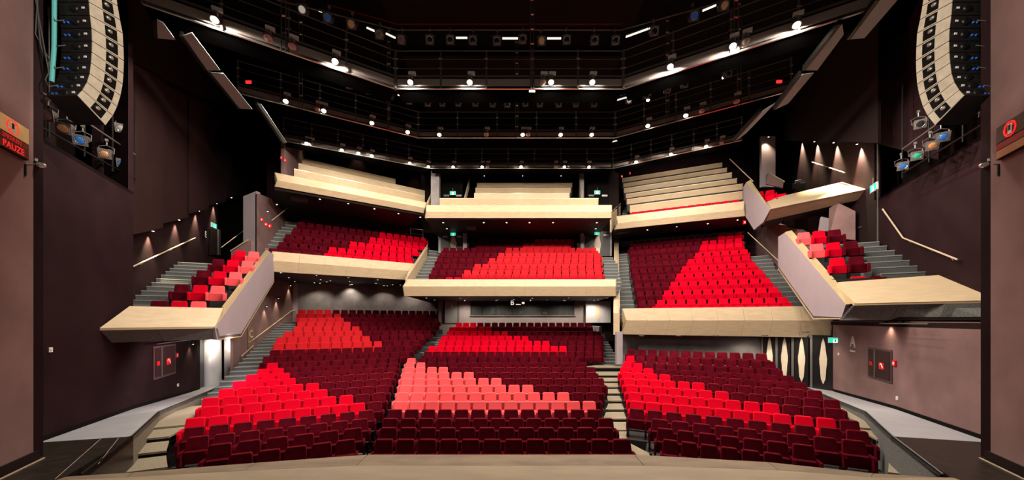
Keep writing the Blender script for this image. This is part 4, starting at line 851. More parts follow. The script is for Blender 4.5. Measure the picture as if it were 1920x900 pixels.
# illuminated notice boxes on the proscenium reveals
for s in (-1, 1):
    A, B = s*5.79, s*.536; sd = 'left' if s < 0 else 'right'; n = Vector((-s*.88, .47, 0))
    if s < 0: Q = quad_on(A, B, 45, 241, -40, 300, 0)
    else: Q = quad_on(A, B, 1877, 240, 1962, 300, 0)
    t = thing('notice_box', Q[3], 'illuminated notice box with %s on the %s proscenium wall' % (('amber panel and red PAUZE lettering', 'left') if s < 0 else ('red no-phone symbol above red bands', 'right')), 'sign')
    plate('casing', Q, n*.06, BMET, t)
    k = n*.064; nn = n*.006
    top = sh(inset(Q, .02, .98, .02, .50), k); m1 = sh(inset(Q, .02, .98, .53, .72), k); m2 = sh(inset(Q, .02, .98, .74, .98), k)
    if s < 0:
        plate('amber_panel', top, nn, mat('amber_glass', (.45, .25, .09), .3, noise=.4, nscale=3, emit=(.6, .33, .12), estr=.35), t)
        plate('red_panel', m1, nn, mat('dark_red_glass', (.16, .006, .006), .4), t); plate('red_panel', m2, nn, mat('dark_red_glass', (.16, .006, .006), .4), t)
    else:
        plate('dark_panel', top, nn, mat('dark_brown_glass', (.05, .03, .025), .3), t)
        plate('red_panel', m1, nn, mat('crimson_glass', (.25, .012, .02), .4), t); plate('amber_panel', m2, nn, mat('amber_glass2', (.45, .2, .1), .4), t)
    xd = (Q[0]-Q[1]) if s < 0 else (Q[1]-Q[0]); RL = mat('red_lettering', (.8, .02, .02), .5, emit=(1, .02, .02), estr=.8)
    h = (Q[0]-Q[3]).length
    if s < 0:
        c = sum(m2, Vector())/4+nn*1.6+(Q[0]-Q[1]).normalized()*.10; text_mesh('lettering', 'PAUZE', h*.27, .002, RL, t, c, xd, (0, 0, 1))
        c = sum(m1, Vector())/4+nn*1.6+(Q[0]-Q[1]).normalized()*.06; text_mesh('lettering', 'SPREKEN', h*.18, .002, mat('dim_red_lettering', (.5, .02, .02), .5, emit=(.6, .02, .02), estr=.5), t, c, xd, (0, 0, 1))
    xn = xd.normalized(); c = (top[0].lerp(top[1], .42 if s < 0 else .36)).lerp(top[3].lerp(top[2], .42 if s < 0 else .36), .52)+nn*1.7
    r = h*.21
    MB().tube([c+xn*(r*math.cos(a*math.pi/12))+Vector((0, 0, r*math.sin(a*math.pi/12))) for a in range(24)], h*.014 if s < 0 else h*.022, 5, closed=True).build('symbol_ring', RL, t)
    MB().tube([c-xn*r*.68-Vector((0, 0, r*.72)), c+xn*r*.68+Vector((0, 0, r*.72))], h*.014, 5).build('symbol_bar', RL, t)
    PH = [c+xn*a*r*.34+Vector((0, 0, b*r*.72)) for a, b in ((-1, -1), (1, -1), (1, 1), (-1, 1))]
    MB().prism(PH, nn*.6).build('symbol_phone', WHITE, t)
    MB().prism([q*1 for q in inset(sh(PH, nn), .2, .8, .35, .9)], nn*.4).build('symbol_keys', BMET, t)
    # small fitting on the corner of the reveal
    p = pl(47 if s < 0 else 1873, 308, A, B); e = at(66 if s < 0 else 1856, 308, 6.82)
    t = thing('camera_bracket', p, 'small chrome camera on a black arm at the corner of the %s proscenium wall' % sd, 'camera')
    MB().tube([p, e], .015, 5).build('arm', BMET, t); MB().lathe(e, (-s*.4, 1, .2), [(0, .03), (.03, .05), (.1, .05), (.13, .03)], 8).build('body', ALU, t); MB().lathe(e+Vector((0, 0, .06)), (0, .2, 1), [(0, .03), (.06, .025)], 8).build('head', ALU, t)
    MB().tube([p, p+Vector((0, 0, -.22))], .022, 5).build('post', BMET, t)
# fire hose cabinets
for s in (-1, 1):
    A, B = (LA, LB) if s < 0 else (RA, RB); n = Vector((-s, .3, 0)).normalized(); sd = 'left' if s < 0 else 'right'
    if s < 0: Q = [pl(286, 650, A, B), pl(328, 650, A, B), pl(328, 700, A, B), pl(286, 707, A, B)]
    else: Q = [pl(1629, 653, A, B), pl(1674, 657, A, B), pl(1674, 716, A, B), pl(1629, 706, A, B)]
    zt = max(Q[0].z, Q[1].z)-.0; zb = min(Q[2].z, Q[3].z); Q[0].z = Q[1].z = zt; Q[2].z = Q[3].z = zb
    t = thing('fire_hose_cabinet', Q[3], 'recessed fire hose cabinet with red hose signs in the %s side wall' % sd, 'cabinet')
    plate("frame", Q, n*.03, mat("cabinet_frame", (.09, .05, .05), .6), t)
    d1 = sh(inset(Q, .05, .29, .06, .94), n*.032); d2 = sh(inset(Q, .36, .95, .06, .94), n*.032); DM = mat('cabinet_door', (.03, .012, .014), .5)
    plate('door', d1, n*.012, DM, t); plate('door', d2, n*.012, DM, t)
    plate('mullion', sh(inset(Q, .30, .35, .03, .97), n*.032), n*.02, GREYM, t)
    plate('hose_sign', sh(inset(d2, .28, .62, .42, .66), n*.016), n*.004, REDS, t); plate('alarm_sign', sh(inset(d1, .25, .75, .46, .60), n*.016), n*.004, REDS, t)
    H = inset(d2, .28, .62, .42, .66); L = lambda u, v: (H[0].lerp(H[1], u)).lerp(H[3].lerp(H[2], u), v)+n*.024
    MB().tube([L(.25, .5), L(.2, .3), L(.4, .15), L(.6, .3), L(.7, .6), L(.85, .8)], .018, 5).build('hose_symbol', WHITE, t)
    x = 330 if s < 0 else 1679
    q = pl(x, 666 if s < 0 else 681, A, B); u_ = Vector((B, 1, 0)).normalized()*.09
    t = thing('alarm_button', q, 'red fire alarm button beside the %s hose cabinet' % sd, 'alarm'); plate('box', [q+u_+Vector((0, 0, .09)), q-u_+Vector((0, 0, .09)), q-u_+Vector((0, 0, -.09)), q+u_+Vector((0, 0, -.09))], n*.05, REDS, t)
    plate('symbol', [q+u_*.5+n*.052+Vector((0, 0, .04)), q-u_*.5+n*.052+Vector((0, 0, .04)), q-u_*.5+n*.052+Vector((0, 0, -.05)), q+u_*.5+n*.052+Vector((0, 0, -.05))], n*.004, WHITE, t)
    for px, py, lab in ((((93, 656, 'near the proscenium'), (333, 722, 'low on the wall below the alarm')) if s < 0 else ((1573, 664, 'under the exit sign'), (1683, 747, 'low on the wall below the alarm')))):
        q = pl(px, py, A, B); u_ = Vector((B, 1, 0)).normalized()*.055
        t = thing('wall_socket', q, 'small white wall socket on the %s side wall, %s' % (sd, lab), 'socket')
        z_ = Vector((0, 0, .055)); plate('plate', [q+u_+z_, q-u_+z_, q-u_-z_, q+u_-z_], n*.025, WHITE, t); plate('button', [q+u_*.5+z_*.5+n*.026, q-u_*.5+z_*.5+n*.026, q-u_*.5-z_*.5+n*.026, q+u_*.5-z_*.5+n*.026], n*.008, mat('socket_cream', (.6, .55, .45), .5), t)
# exit signs
def exit_sign(c, xdir, w, h, lab):
    c = Vector(c); x = Vector(xdir).normalized(); z = Vector((0, 0, 1)); n = x.cross(z)
    if n.dot(cam.location-c) < 0: n = -n
    t = thing('exit_sign', c, lab, 'sign', 'green lit exit signs')
    Q = [c-x*w/2+z*h/2, c+x*w/2+z*h/2, c+x*w/2-z*h/2, c-x*w/2-z*h/2]
    plate('casing', Q, -n*.06, WHITE, t); plate('lit_panel', sh(inset(Q, .04, .96, .06, .94), n*.004), n*.004, GREEN, t)
    P = inset(Q, .34, .66, .3, .94); plate('door_symbol', sh(P, n*.009), n*.003, EXITW, t)
    R = inset(Q, .45, .55, .36, .8); plate('figure_symbol', sh(R, n*.013), n*.003, mat('exit_dark', (.01, .2, .12), .5), t)
    MB().tube([c+z*h/2, c+z*(h/2+.25)], .012, 5).build('hanger', GREYM, t)
exit_sign(pl(402, 423, LA2+.6, LB), (-.3, 1, 0), .5, .26, 'green exit sign above the door of the left side box')
exit_sign(at(849, 362, 25.5), (1, 0, 0), .42, .26, 'green exit sign over the left doorway of the upper centre balcony')
exit_sign(at(1120, 360.5, 25.5), (1, 0, 0), .42, .26, 'green exit sign over the right doorway of the upper centre balcony')
exit_sign(at(849.5, 439, 26.5), (1, 0, 0), .42, .24, 'green exit sign over the left doorway of the lower centre balcony')
exit_sign(at(1119.5, 437.5, 26.5), (1, 0, 0), .42, .26, 'green exit sign over the right doorway of the lower centre balcony')
exit_sign(pl(1637, 352, 8.0, RB), (.5, 1, 0), .55, .3, 'green exit sign beside the upper right side box front')
exit_sign(pl(1566, 638, RA-.1, RB), (.9, -.4, 0), .45, .24, 'green exit sign at the corner of the right stalls doors')
exit_sign(pl(1460, 317, 8.2, RB), (.5, 1, 0), .45, .26, 'tilted green exit sign deep inside the upper right side box')
# letters
WCA_, WCB_ = -11.05, -.2
CRM = mat('cream_letter', (.55, .5, .42), .6)
t = thing('letter_sign', pl(1599, 655, RA-.03, RB), 'cream letter A with underline painted on the right side wall', 'letter')
plate('underline', quad_on(RA, RB, 1594, 656, 1604, 659, -.03), (-.012, 0, 0), CRM, t)
text_mesh('letter', 'A', .64, .015, CRM, t, pl(1599, 642, RA-.03, RB), (-.48, -1, 0), (0, 0, 1))
t = thing('letter_sign', pl(469, 645, WCA_, WCB_), 'cream letter C on a brown plate on the left stalls handrail wall', 'letter')
plate('plate', quad_on(WCA_, WCB_, 463.5, 614, 475, 652, .02), (.02, 0, 0), mat('tan_plate', (.22, .13, .085), .6), t)
plate('underline', quad_on(WCA_, WCB_, 466, 640, 472, 642, .06), (.012, 0, 0), CRM, t)
text_mesh('letter', 'C', .6, .01, CRM, t, pl(469, 627, -11.05, -.2)+Vector((.06, 0, 0)), (-.19, 1, 0), (0, 0, 1))
text_mesh('letter_sign', 'E', .5, .01, WHITE, None, pl(386, 440, LA2+.12, LB), (-.43, .9, 0), (0, 0, 1), label='white letter E on the wall of the left side box', category='letter')
t = thing('letter_sign', at(961, 568, 21.2), 'white letter B hanging below the lower centre balcony', 'letter'); text_mesh('letter', 'B', .42, .015, WHITE, t, at(960.5, 568, 21.2), (1, 0, 0), (0, 0, 1)); 
MB().tube([at(960, 561, 21.2), at(960, 555, 21.25)], .012, 5).build('hanger', ALU, t)
t = thing('projector_box', at(973, 561, 21.3), 'small projector box hanging beside the letter B', 'projector'); MB().box(at(973, 561, 21.3), (.3, .3, .14)).build('body', BMET, t); MB().box(at(981, 568, 21.3), (.16, .12, .12)).build('lamp_head', WHITE, t); MB().tube([at(973, 561, 21.3), at(973, 556, 21.3)], .015, 5).build('hanger', ALU, t); MB().box(at(972, 571, 21.3), (.3, .1, .04)).build('tray', WHITE, t)
# handrails
def handrail(pts, label, off):
    t = thing('handrail', pts[0], label, 'handrail'); MB().tube(pts, .026, 8).build('rail', BRASS, t)
    L = sum((b-a).length for a, b in zip(pts, pts[1:]))
    for a, b in zip(pts, pts[1:]):
        for k in (.12, .55, .9):
            q = a.lerp(b, k); MB().tube([q+Vector((0, 0, -.02)), q+Vector((off*.6, 0, -.1)), q+Vector((off, 0, -.1))], .012, 5).build('bracket', ALU, t)
handrail([pl(249, 500, LA2+.12, LB), pl(366, 446, LA2+.12, LB)], 'pale wooden handrail on the wall beside the left box stairs', -.12)
handrail([pl(415, 464, LA2+.12, LB), pl(456, 433, LA2+.12, LB)], 'short pale handrail beyond the door of the left box', -.12)
handrail([pl(1655, 392, RA2-.12, RB), pl(1693, 446, RA2-.12, RB), pl(1796, 487, RA2-.12, RB)], 'bent pale handrail on the wall of the lower right box', .12)
handrail([pl(1523, 304, RA2-.12, RB), pl(1584, 324, RA2-.12, RB)], 'pale handrail on the wall of the upper right box', .12)
WCA, WCB = -11.05, -.2          # handrail wall of the left stalls
handrail([pl(472, 639, WCA+.12, WCB), pl(548, 582, WCA+.12, WCB), pl(555, 583, WCA+.12, WCB)], 'long pale handrail up the wall of the left stalls', -.12)
handrail([pl(453, 668, WCA+.12, WCB), pl(475, 648, WCA+.12, WCB)], 'short pale handrail at the foot of the left stalls stairs', -.12)
handrail([at(510, 413, 19.8), at(551, 381, 24.5)], 'pale handrail beside the stairs of the lower left balcony', -.1)
handrail([at(1402, 436, 24.5), at(1465, 494, 20.2)], 'pale handrail beside the right stairs of the lower right balcony', .1)
handrail([at(1368, 298, 25.0), at(1412, 340, 21.0)], 'pale handrail beside the upper right benches', .1)
# handrail wall of the left stalls and the doors below the left box
MB().prism([(WCA+WCB*18.1, 18.1, .2), (WCA+WCB*26, 26, .2), (WCA+WCB*26, 26, 6.6), (WCA+WCB*18.1, 18.1, 6.6)], (-.15, 0, 0)).build('stalls_side_panel', BROWN, wl)
# wall right of the lower right balcony and left of the left balcony
MB().prism([(15.1, 16.3, 2.8), (18.9, 26.6, 2.8), (18.9, 26.6, 11.6), (16.3, 19.55, 8.9), (15.1, 16.3, 7.0)], (.25, 0, 0)).build('balcony_side_panel', BROWN, wr)
MB().prism([(-14.35, 19.5, 6.6), (-17.0, 27.2, 6.6), (-17.0, 27.2, 12.6), (-14.35, 19.5, 10.9)], (-.2, 0, 0)).build('balcony_side_panel', BROWN, wl)
MB().prism([at(533, 335, 20.5), at(575, 335, 25), at(575, 262, 25), at(533, 262, 20.5)], (-.2, 0, 0)).build('upper_side_panel', BROWN, wl)
MB().prism([at(456, 480, 19.5), at(481, 480, 19.5), at(481, 358, 19.5), at(456, 368, 19.5)], (0, .3, 0)).build('lavender_pier', mat('shaded_mauve_paint', (.22, .185, .20), .8), wl)  # lavender pier, the dimmer light there put into a darker colour
def door_left(px0, px1, y0, y1, lab):
    a, b = pl(px0, y1, LA-.12, LB), pl(px1, y1, LA-.12, LB); z0, z1 = min(a.z, b.z)-.02, 3.05; a.z = b.z = z0
    t = thing('door_1' if px0 < 400 else 'door_2', a, kind='structure'); u = (b-a).normalized(); n = Vector((u.y, -u.x, 0))
    if n.x < 0: n = -n
    up = Vector((0, 0, z1-z0)); MB().prism([a, b, b+up, a+up], -n*.08).build('leaf', mat('black_door_laminate', (.012, .011, .011), .25), t)
    w = (b-a).length; c = a+u*w*.42+n*.04
    MB().lathe(c+Vector((0, 0, .05)), (0, 0, 1), [(0, w*.2), (z1-z0-.1, w*.2)], 20).build('steel_drum', mat('brushed_steel', (.8, .8, .82), .35, .35), t, True)
    for k in (.62, .72): MB().tube([a+u*w*k+n*.16+Vector((0, 0, .25)), a+u*w*k+n*.16+up*.96], .018, 6).build('pull_bar', ALU, t)
    for zz in (.3, 1.15): MB().tube([a+u*w*.62+n*.16+Vector((0, 0, zz)), a+u*w*.72+n*.16+Vector((0, 0, zz))], .016, 6).build('bar_link', ALU, t)
    MB().prism([b-u*.12, b, b+up, b-u*.12+up], n*.05).build('jamb', GREYM, t)
door_left(375, 408, 640, 723, 'a'); door_left(409, 437, 640, 714, 'b')
def leaf_pts(c, x, h, w, n=9):
    L, R = [], []
    for i in range(n+1):
        k = i/n; z = (k-.5)*h; ww = w*.5*(math.sin(math.pi*min(1, k*1.02+.01))**.6)*(1+.12*math.sin(k*15))
        if i in (0, n): ww = .004
        L.append(c-x*ww+Vector((0, 0, z))); R.append(c+x*ww+Vector((0, 0, z)))
    return L+R[::-1]
INLAY = mat('pale_wood_inlay', (.62, .52, .40), .5, noise=.1)
DA, DB = 28.05, -.865      # wall of the right stalls doors
for i, (x0, x1, lx) in enumerate(((1431, 1453, 1443), (1459, 1482, 1471), (1489, 1516, 1503), (1524, 1561, 1543.5))):
    a, b = pl(x0, 700, DA, DB), pl(x1, 700, DA, DB); z0, z1 = .40, 3.05; a.z = b.z = z0
    t = thing('door_%d' % (i+3), a, kind='structure'); u = (b-a).normalized(); n = Vector((u.y, -u.x, 0))
    if n.y > 0: n = -n
    up = Vector((0, 0, z1-z0)); MB().prism([a, b, b+up, a+up], -n*.08).build('leaf', mat('black_door_laminate', (.012, .011, .011), .25), t)
    c = pl(lx, 600, DA, DB)+n*.01; c.z = 1.85
    MB().prism(leaf_pts(c, u, 2.1, .25), n*.012).build('leaf_inlay', INLAY, t)
    g = pl((x0-5) if i else x0-3, 700, DA, DB); g.z = z0; MB().prism([g, a-u*.01, a-u*.01+up, g+up], n*.03).build('door_post', GREYM, t)
# rear wall of the centre stalls: booth window, doors, white panel
Y = 27.2
wc = thing('wall_booth', (0, Y, 2.7), kind='structure')
def rect(px0, px1, py0, py1, d): return [at(px0, py0, d), at(px1, py0, d), at(px1, py1, d), at(px0, py1, d)]
def fill(name, px0, px1, py0, py1, d, m, th=.15): return plate(name, rect(px0, px1, py0, py1, d), (0, th, 0), m, wc)
MAUV = mat('mauve_rear_wall', (.26, .225, .225), .8, noise=.1)
fill('panel', 822, 882, 555, 640, Y, MAUV); fill('panel', 1077, 1098, 555, 640, Y, MAUV); fill('panel', 882, 1077, 555, 573, Y, CHAR); fill('panel', 882, 1077, 592, 640, Y, MAUV); fill('sill', 880, 1079, 591, 593, Y-.1, ALU, .3)
fill('panel', 1098, 1160, 555, 640, Y+.1, DARK)
fill('booth_back', 870, 1090, 560, 600, Y+2.4, mat('booth_interior', (.03, .03, .03), .6), .1)
t = thing('window_1', at(980, 592, Y), kind='structure')
for x0, x1 in ((882, 904), (904, 930), (930, 960), (960, 988), (988, 1016), (1016, 1046), (1046, 1077)):
    plate('pane', rect(x0+.4, x1-.4, 573, 591, Y+.08), (0, .01, 0), mat('booth_glass', (.55, .6, .6), .03, trans=.92, spec=.6), t)
for x in (904, 988, 1046): plate('mullion', rect(x-.4, x+.4, 573, 591, Y+.06), (0, .04, 0), BMET, t)
for i, (px0, px1) in enumerate(((884, 903), (1062, 1076))):
    mb = MB()
    t = thing('booth_curtain', at(px0, 592, Y+.4), 'pale grey pleated curtain at the %s side of the booth window' % ('left', 'right')[i], 'curtain')
    a, b = at(px0, 573, Y+.4), at(px1, 591, Y+.4); n_ = 14; vs, fs = [], []
    for q in range(n_+1):
        x = a.x+(b.x-a.x)*q/n_; y = Y+.4+.04*(q % 2); vs += [(x, y, a.z), (x, y, b.z)]
    fs = [(2*q, 2*q+2, 2*q+3, 2*q+1) for q in range(n_)]
    MB().add(vs, fs).build('cloth', mat('curtain_cloth', (.4, .39, .38), .8), t)
for px, py, w, h, lab in ((925, 583, 9, 12, 'tall pale monitor'), (977, 586, 8, 7, 'small grey monitor'), (1022, 587, 8, 5, 'low grey monitor')):
    q = at(px, py, Y+.7); t = thing('booth_monitor', q, lab+' standing behind the booth window', 'monitor'); MB().box(q, (w/FPX*Y, .08, h/FPX*Y)).build('screen', mat('pale_screen', (.5, .5, .48), .4), t); MB().box(q-Vector((0, 0, h/FPX*Y/2+.05)), (.12, .1, .14)).build('stand', BMET, t)
t = thing('booth_desk', at(980, 592, Y+.8), 'dark mixing desk counter inside the control booth', 'desk'); MB().box((at(980, 592, Y+.8)), (7.6, .8, .06)).build('top', BMET, t); MB().box(at(980, 592, Y+.8)-Vector((0, 0, .4)), (7.4, .6, .75)).build('carcass', CHAR, t)
t = thing('door_7', at(846, 604, Y-.05), kind='structure'); plate('leaf', rect(834, 857, 564, 606, Y-.06), (0, .05, 0), mat('grey_steel_door', (.3, .3, .3), .35, .4), t); plate('pane', rect(846, 849, 572, 577, Y-.08), (0, .015, 0), WHITE, t); plate('frame', rect(830, 834, 562, 606, Y-.07), (0, .08, 0), DARK, t); plate('frame', rect(857, 861, 562, 606, Y-.07), (0, .08, 0), GREYM, t)
t = thing('door_8', at(1121, 606, Y-.05), kind='structure'); Q = rect(1098.5, 1145, 564.5, 605, Y-.3); plate('leaf', Q, (0, .06, 0), mat('pale_grey_panel', (.55, .54, .56), .5, noise=.08), t)
MB().prism(leaf_pts(at(1121, 584, Y-.31), Vector((1, 0, 0)), 1.6, .42), (0, -.01, 0)).build('leaf_inlay', INLAY, t)
MB().box((6.3, 25.8, 2.6), (.18, 2.6, 1.4)).build('pier', LAV, wc)
plate('pier', rect(1156, 1167.5, 622, 683, 19.6), (0, .3, 0), LAV, wc)
# doors behind the centre balconies
for i, (x0, x1, y0, y1, d, lx, ly, hh) in enumerate(((826, 868, 437, 474, 27.7, 850, 458, 1.25), (1097, 1144, 434, 480, 27.7, 1120.5, 459, 1.75))):
    t = thing('door_%d' % (i+9), at(x0, y1, d), kind='structure'); plate('leaf', rect(x0, x1, y0, y1, d), (0, .06, 0), mat('charcoal_door', (.035, .035, .037), .4), t)
    MB().prism(leaf_pts(at(lx, ly, d-.02), Vector((1, 0, 0)), hh+.4, .48), (0, -.012, 0)).build('leaf_inlay', INLAY, t)
    for xx in (x0+4, x1-12): plate('door_closer', rect(xx, xx+9, y0+5, y0+8, d-.06), (0, .05, 0), ALU, t)
    plate('frame', rect(x0-4, x0, y0-2, y1, d-.02), (0, .1, 0), GREYM, t); plate('frame', rect(x1, x1+3, y0-2, y1, d-.02), (0, .1, 0), GREYM, t)
for i, (x0, x1) in enumerate(((828, 868), (1100, 1142))):
    t = thing('door_%d' % (i+11), at(x0, 384, 26.5), kind='structure'); plate('leaf', rect(x0, x1, 318, 392, 26.6), (0, .06, 0), BLACK, t)
    for xx in (x0+4, x1-13): plate('door_closer', rect(xx, xx+10, 365, 368, 26.5), (0, .05, 0), ALU, t)
for x0, x1, y0, y1, d in ((868, 875, 425, 470, 26.9), (1089, 1095, 425, 470, 26.9), (808, 823, 318, 395, 24.6), (1088, 1095, 318, 392, 25.6)):
    plate('centre_pier', rect(x0, x1, y0, y1, d), (0, .5, 0), CONC, wb)
# door and partitions of the right boxes
t = thing('door_13', pl(1612, 455, RA2-.05, RB), kind='structure'); plate('leaf', [pl(1612, 455, RA2-.03, RB), pl(1643, 455, RA2-.03, RB), pl(1643, 375, RA2-.03, RB), pl(1612, 378, RA2-.03, RB)], (.05, 0, 0), DARK, t)
q = pl(1617, 425, RA2-.06, RB); MB().tube([q, q+Vector((-.05, 0, 0)), q+Vector((-.05, .14, 0))], .014, 6).build('handle', ALU, t); plate('frame', [pl(1644, 456, RA2-.05, RB), pl(1646, 456, RA2-.05, RB), pl(1646, 262, RA2-.05, RB), pl(1644, 262, RA2-.05, RB)], (.06, 0, 0), GREYM, t)
t = thing('seat_screen', at(1580, 447, 17), 'plum partition with a slanted wooden cap behind the lower right box seats', 'partition')
MB().prism([at(1554, 445, 17.0), at(1604, 450, 16.2), at(1604, 396, 16.2), at(1571, 380, 16.9), at(1556, 390, 17.0)], (.1, .15, 0)).build('panel', BROWN, t); MB().prism([at(1571, 380, 16.9), at(1604, 396, 16.2), at(1604, 397.5, 16.2), at(1571, 381.5, 16.9)], (.05, .14, 0)).build('cap', GOLD, t)
t = thing('lavender_plinth', at(1550, 430, 17.6), 'small lavender plinth left of the plum partition', 'plinth'); MB().prism([at(1536, 432, 17.6), at(1573, 436, 17.4), at(1573, 414, 17.4), at(1540, 406, 17.6)], (.2, .3, 0)).build('body', LAV, t)
t = thing('seat_screen', at(440, 462, 18), 'plum partition with wooden cap at the top of the left box', 'partition')
MB().prism([at(433, 478, 18), at(470, 478, 17.9), at(472, 452, 17.9), at(466, 449, 17.9), at(433, 470, 18)], (0, .15, 0)).build('panel', BROWN, t); MB().prism([at(433, 470, 18), at(466, 449, 17.9), at(466, 452, 17.9), at(433, 472, 18)], (0, -.06, 0)).build('cap', GOLD, t)
t = thing('seat_screen', at(1440, 345, 22.5), 'small plum partition with wooden cap in the upper right box', 'partition')
MB().prism([at(1436, 345, 22.5), at(1468, 352, 21.5), at(1469, 340, 21.5), at(1441, 324, 22.5), at(1436, 328, 22.5)], (.1, .15, 0)).build('panel', BROWN, t); MB().prism([at(1441, 324, 22.5), at(1469, 340, 21.5), at(1469, 342, 21.5), at(1441, 326, 22.5)], (.04, -.05, 0)).build('cap', GOLD, t)
MB().prism([at(1428, 350, 24.5), at(1454, 350, 24.5), at(1454, 255, 24.5), at(1428, 255, 24.5)], (0, .2, 0)).build('alcove_panel', LAV, wr)
t = thing('door_14', pl(394, 470, LA2+.03, LB), kind='structure'); plate('leaf', [pl(392, 478, LA2+.06, LB), pl(410, 478, LA2+.06, LB), pl(410, 432, LA2+.06, LB), pl(392, 430, LA2+.06, LB)], (.03, 0, 0), DARK, t); plate('frame', [pl(408, 478, LA2+.1, LB), pl(412, 478, LA2+.1, LB), pl(412, 430, LA2+.1, LB), pl(408, 430, LA2+.1, LB)], (.05, 0, 0), GREYM, t)
t = thing('safety_rail', at(781, 445, 28.3), 'white tubular safety rail at the right rear of the lower left balcony', 'rail')
MB().tube([at(770, 446, 28.3), at(770, 429, 28.3), at(793, 431, 28.3), at(793, 449, 28.3)], .025, 6).build('frame', ALU, t); MB().tube([at(770, 438, 28.3), at(793, 441, 28.3)], .02, 6).build('crossbar', ALU, t)
# fluorescent fitting and glow below the boxes
for (A, B, x0, x1, y, lab) in ((LA, LB, 294, 370, 645, 'left'), (RA, RB, 1650, 1740, 606, 'right')):
    a = pl(x0, y, A+(.35 if A < 0 else -.35), B); b = pl(x1, y-1.5, A+(.35 if A < 0 else -.35), B); b.z = a.z
    t = thing('strip_fitting', a, 'slim metal strip fitting under the %s side box' % lab, 'lamp'); MB().tube([a, b], .018, 6).build('rail', ALU, t); MB().box((a+b)/2+Vector((0, 0, .04)), (.08, .08, .05)).build('bracket', BMET, t)
# red fire signs and call points on side walls of balconies
for i, (px, py, d, lab) in enumerate(((491, 412, 18.9, 'left of the left balcony stairs'), (499, 421, 18.9, 'at the foot of the left balcony stairs'), (506, 424, 18.9, 'just right of another at the left balcony'), (528, 296, 20.3, 'high at the left end of the upper left balcony'), (535, 301, 20.3, 'lower of two at the upper left balcony'), (1166, 331, 28.5, 'at the left end of the upper right benches'), (1181, 325, 29.5, 'above the upper right benches'), (1396, 417, 19, 'below the upper right parapet end'))):
    q = at(px, py, d); t = thing('fire_sign', q, 'small red fire sign '+lab, 'sign', 'red fire signs'); MB().box(q, (.14, .05, .2)).build('plate', REDS, t); MB().box(q-Vector((0, .03, 0)), (.06, .01, .1)).build('symbol', WHITE, t)
for px, py, lab in ((253, 4, 'front'), (465, 154, 'rear')):
    pass
for px, py, d, lab in ((318, 4, 12, 'above the left end of the front catwalk'), (466, 154, 16, 'beside the left end of the middle catwalk'), (1461, 153, 16, 'beside the right end of the middle catwalk')):
    t = thing('red_lamp', at(px, py, d), 'tiny red lamp box '+lab, 'lamp'); MB().box(at(px, py, d), (.24, .06, .12)).build('box', mat('red_glow', (.7, .02, .02), .5, emit=(1, .03, .03), estr=1.2), t); MB().box(at(px, py, d)+Vector((0, .04, .1)), (.06, .04, .1)).build('bracket', BMET, t)

# ---- recessed downlights and wall lamps
M_dl = MB().lathe((0, 0, 0), (0, 0, -1), [(0, .075), (.012, .07), (.016, .02)], 12).mesh('lens'); M_dl.materials.append(LENS)
M_dl2 = M_dl.copy(); M_dl2.materials.clear(); M_dl2.materials.append(LENS2)
M_dr = MB().lathe((0, 0, .02), (0, 0, -1), [(0, .1), (.03, .1), (.035, .085)], 12).mesh('rim'); M_dr.materials.append(GREYM)
def down(p, big, label, group, energy=0, angle=110, size=1.3):
    t = thing('downlight', p, label, 'lamp', group, absolute=False); t.scale = (size,)*3
    link('rim', M_dr, None, t); link('lens', M_dl if big else M_dl2, None, t)
    if energy: light('downlight_beam', 'SPOT', Vector(p)-Vector((0, 0, .06)), energy, (1, .85, .68), .06, Vector(p)-Vector((0, -.1, 1)), angle, .7)
def soffit_hit(T, px, py): return onz(px, py, T[2][0].z+.02)
for i, (px, py) in enumerate(((600, 373), (653, 381.5), (702, 391), (747, 400), (788, 407))): down(soffit_hit(PUL, px, py), i != 1, '%s downlight from left under the upper left balcony' % ORD[i], 'downlights under the upper balconies', 45 if i != 1 else 0, 130)
for i, (px, py) in enumerate(((831, 417), (838, 428.5), (907, 417), (950, 417), (993, 417), (1037, 417), (1119, 417), (1117, 428.5))): down(soffit_hit(PUC, px, py), True, '%s downlight from left under the upper centre balcony' % ORD[i], 'downlights under the upper balconies', 40, 130)
for i, (px, py) in enumerate(((1214, 431), (1269, 425), (1327, 419), (1383, 412))):
    down(onz(px, py, PUR[2][0].z+.02), True, '%s downlight from left under the upper right balcony' % ORD[i], 'downlights under the upper balconies', 60, 130)
f = fz((480, 370), 5.294)
for i, (x, y) in enumerate(((247, 747), (325, 795), (387, 835), (600, 773), (640, 815), (738, 825), (580, 846), (918, 795), (928, 835), (935, 867), (1208, 817), (1190, 852), (1178, 882), (1355, 866), (1433, 868), (703, 838), (1303, 877))):
    px, py = f(x, y); down(onz(px, py, PLL[2][0].z+.02), False, '%s small downlight from left under the lower left balcony' % ORD[i], 'small downlights under the lower left balcony', 110 if i % 3 == 0 else 0, 120, 1.1)
f = fz((780, 420), 4.7375)
for i, (x, y) in enumerate(((92, 655), (165, 673), (392, 657), (435, 673), (725, 672), (870, 668), (1035, 657), (1018, 673), (1165, 673), (1310, 675), (1355, 655), (1695, 656), (1620, 672))):
    px, py = f(x, y); down(onz(px, py, PLC[2][0].z+.02), False, '%s small downlight from left under the lower centre balcony' % ORD[i], 'small downlights under the lower centre balcony', 110 if i % 3 == 0 else 0, 120, 1.1)
for i, x in enumerate((-3.6, -1.2, 1.4, 4.0, 6.2)): down((x, 26.0, PLC[2][0].z+.02), False, '%s added downlight from left in front of the mixing booth' % ORD[i], 'added downlights in front of the mixing booth', 240, 150)  # added lamps, brighten the rear wall around the booth
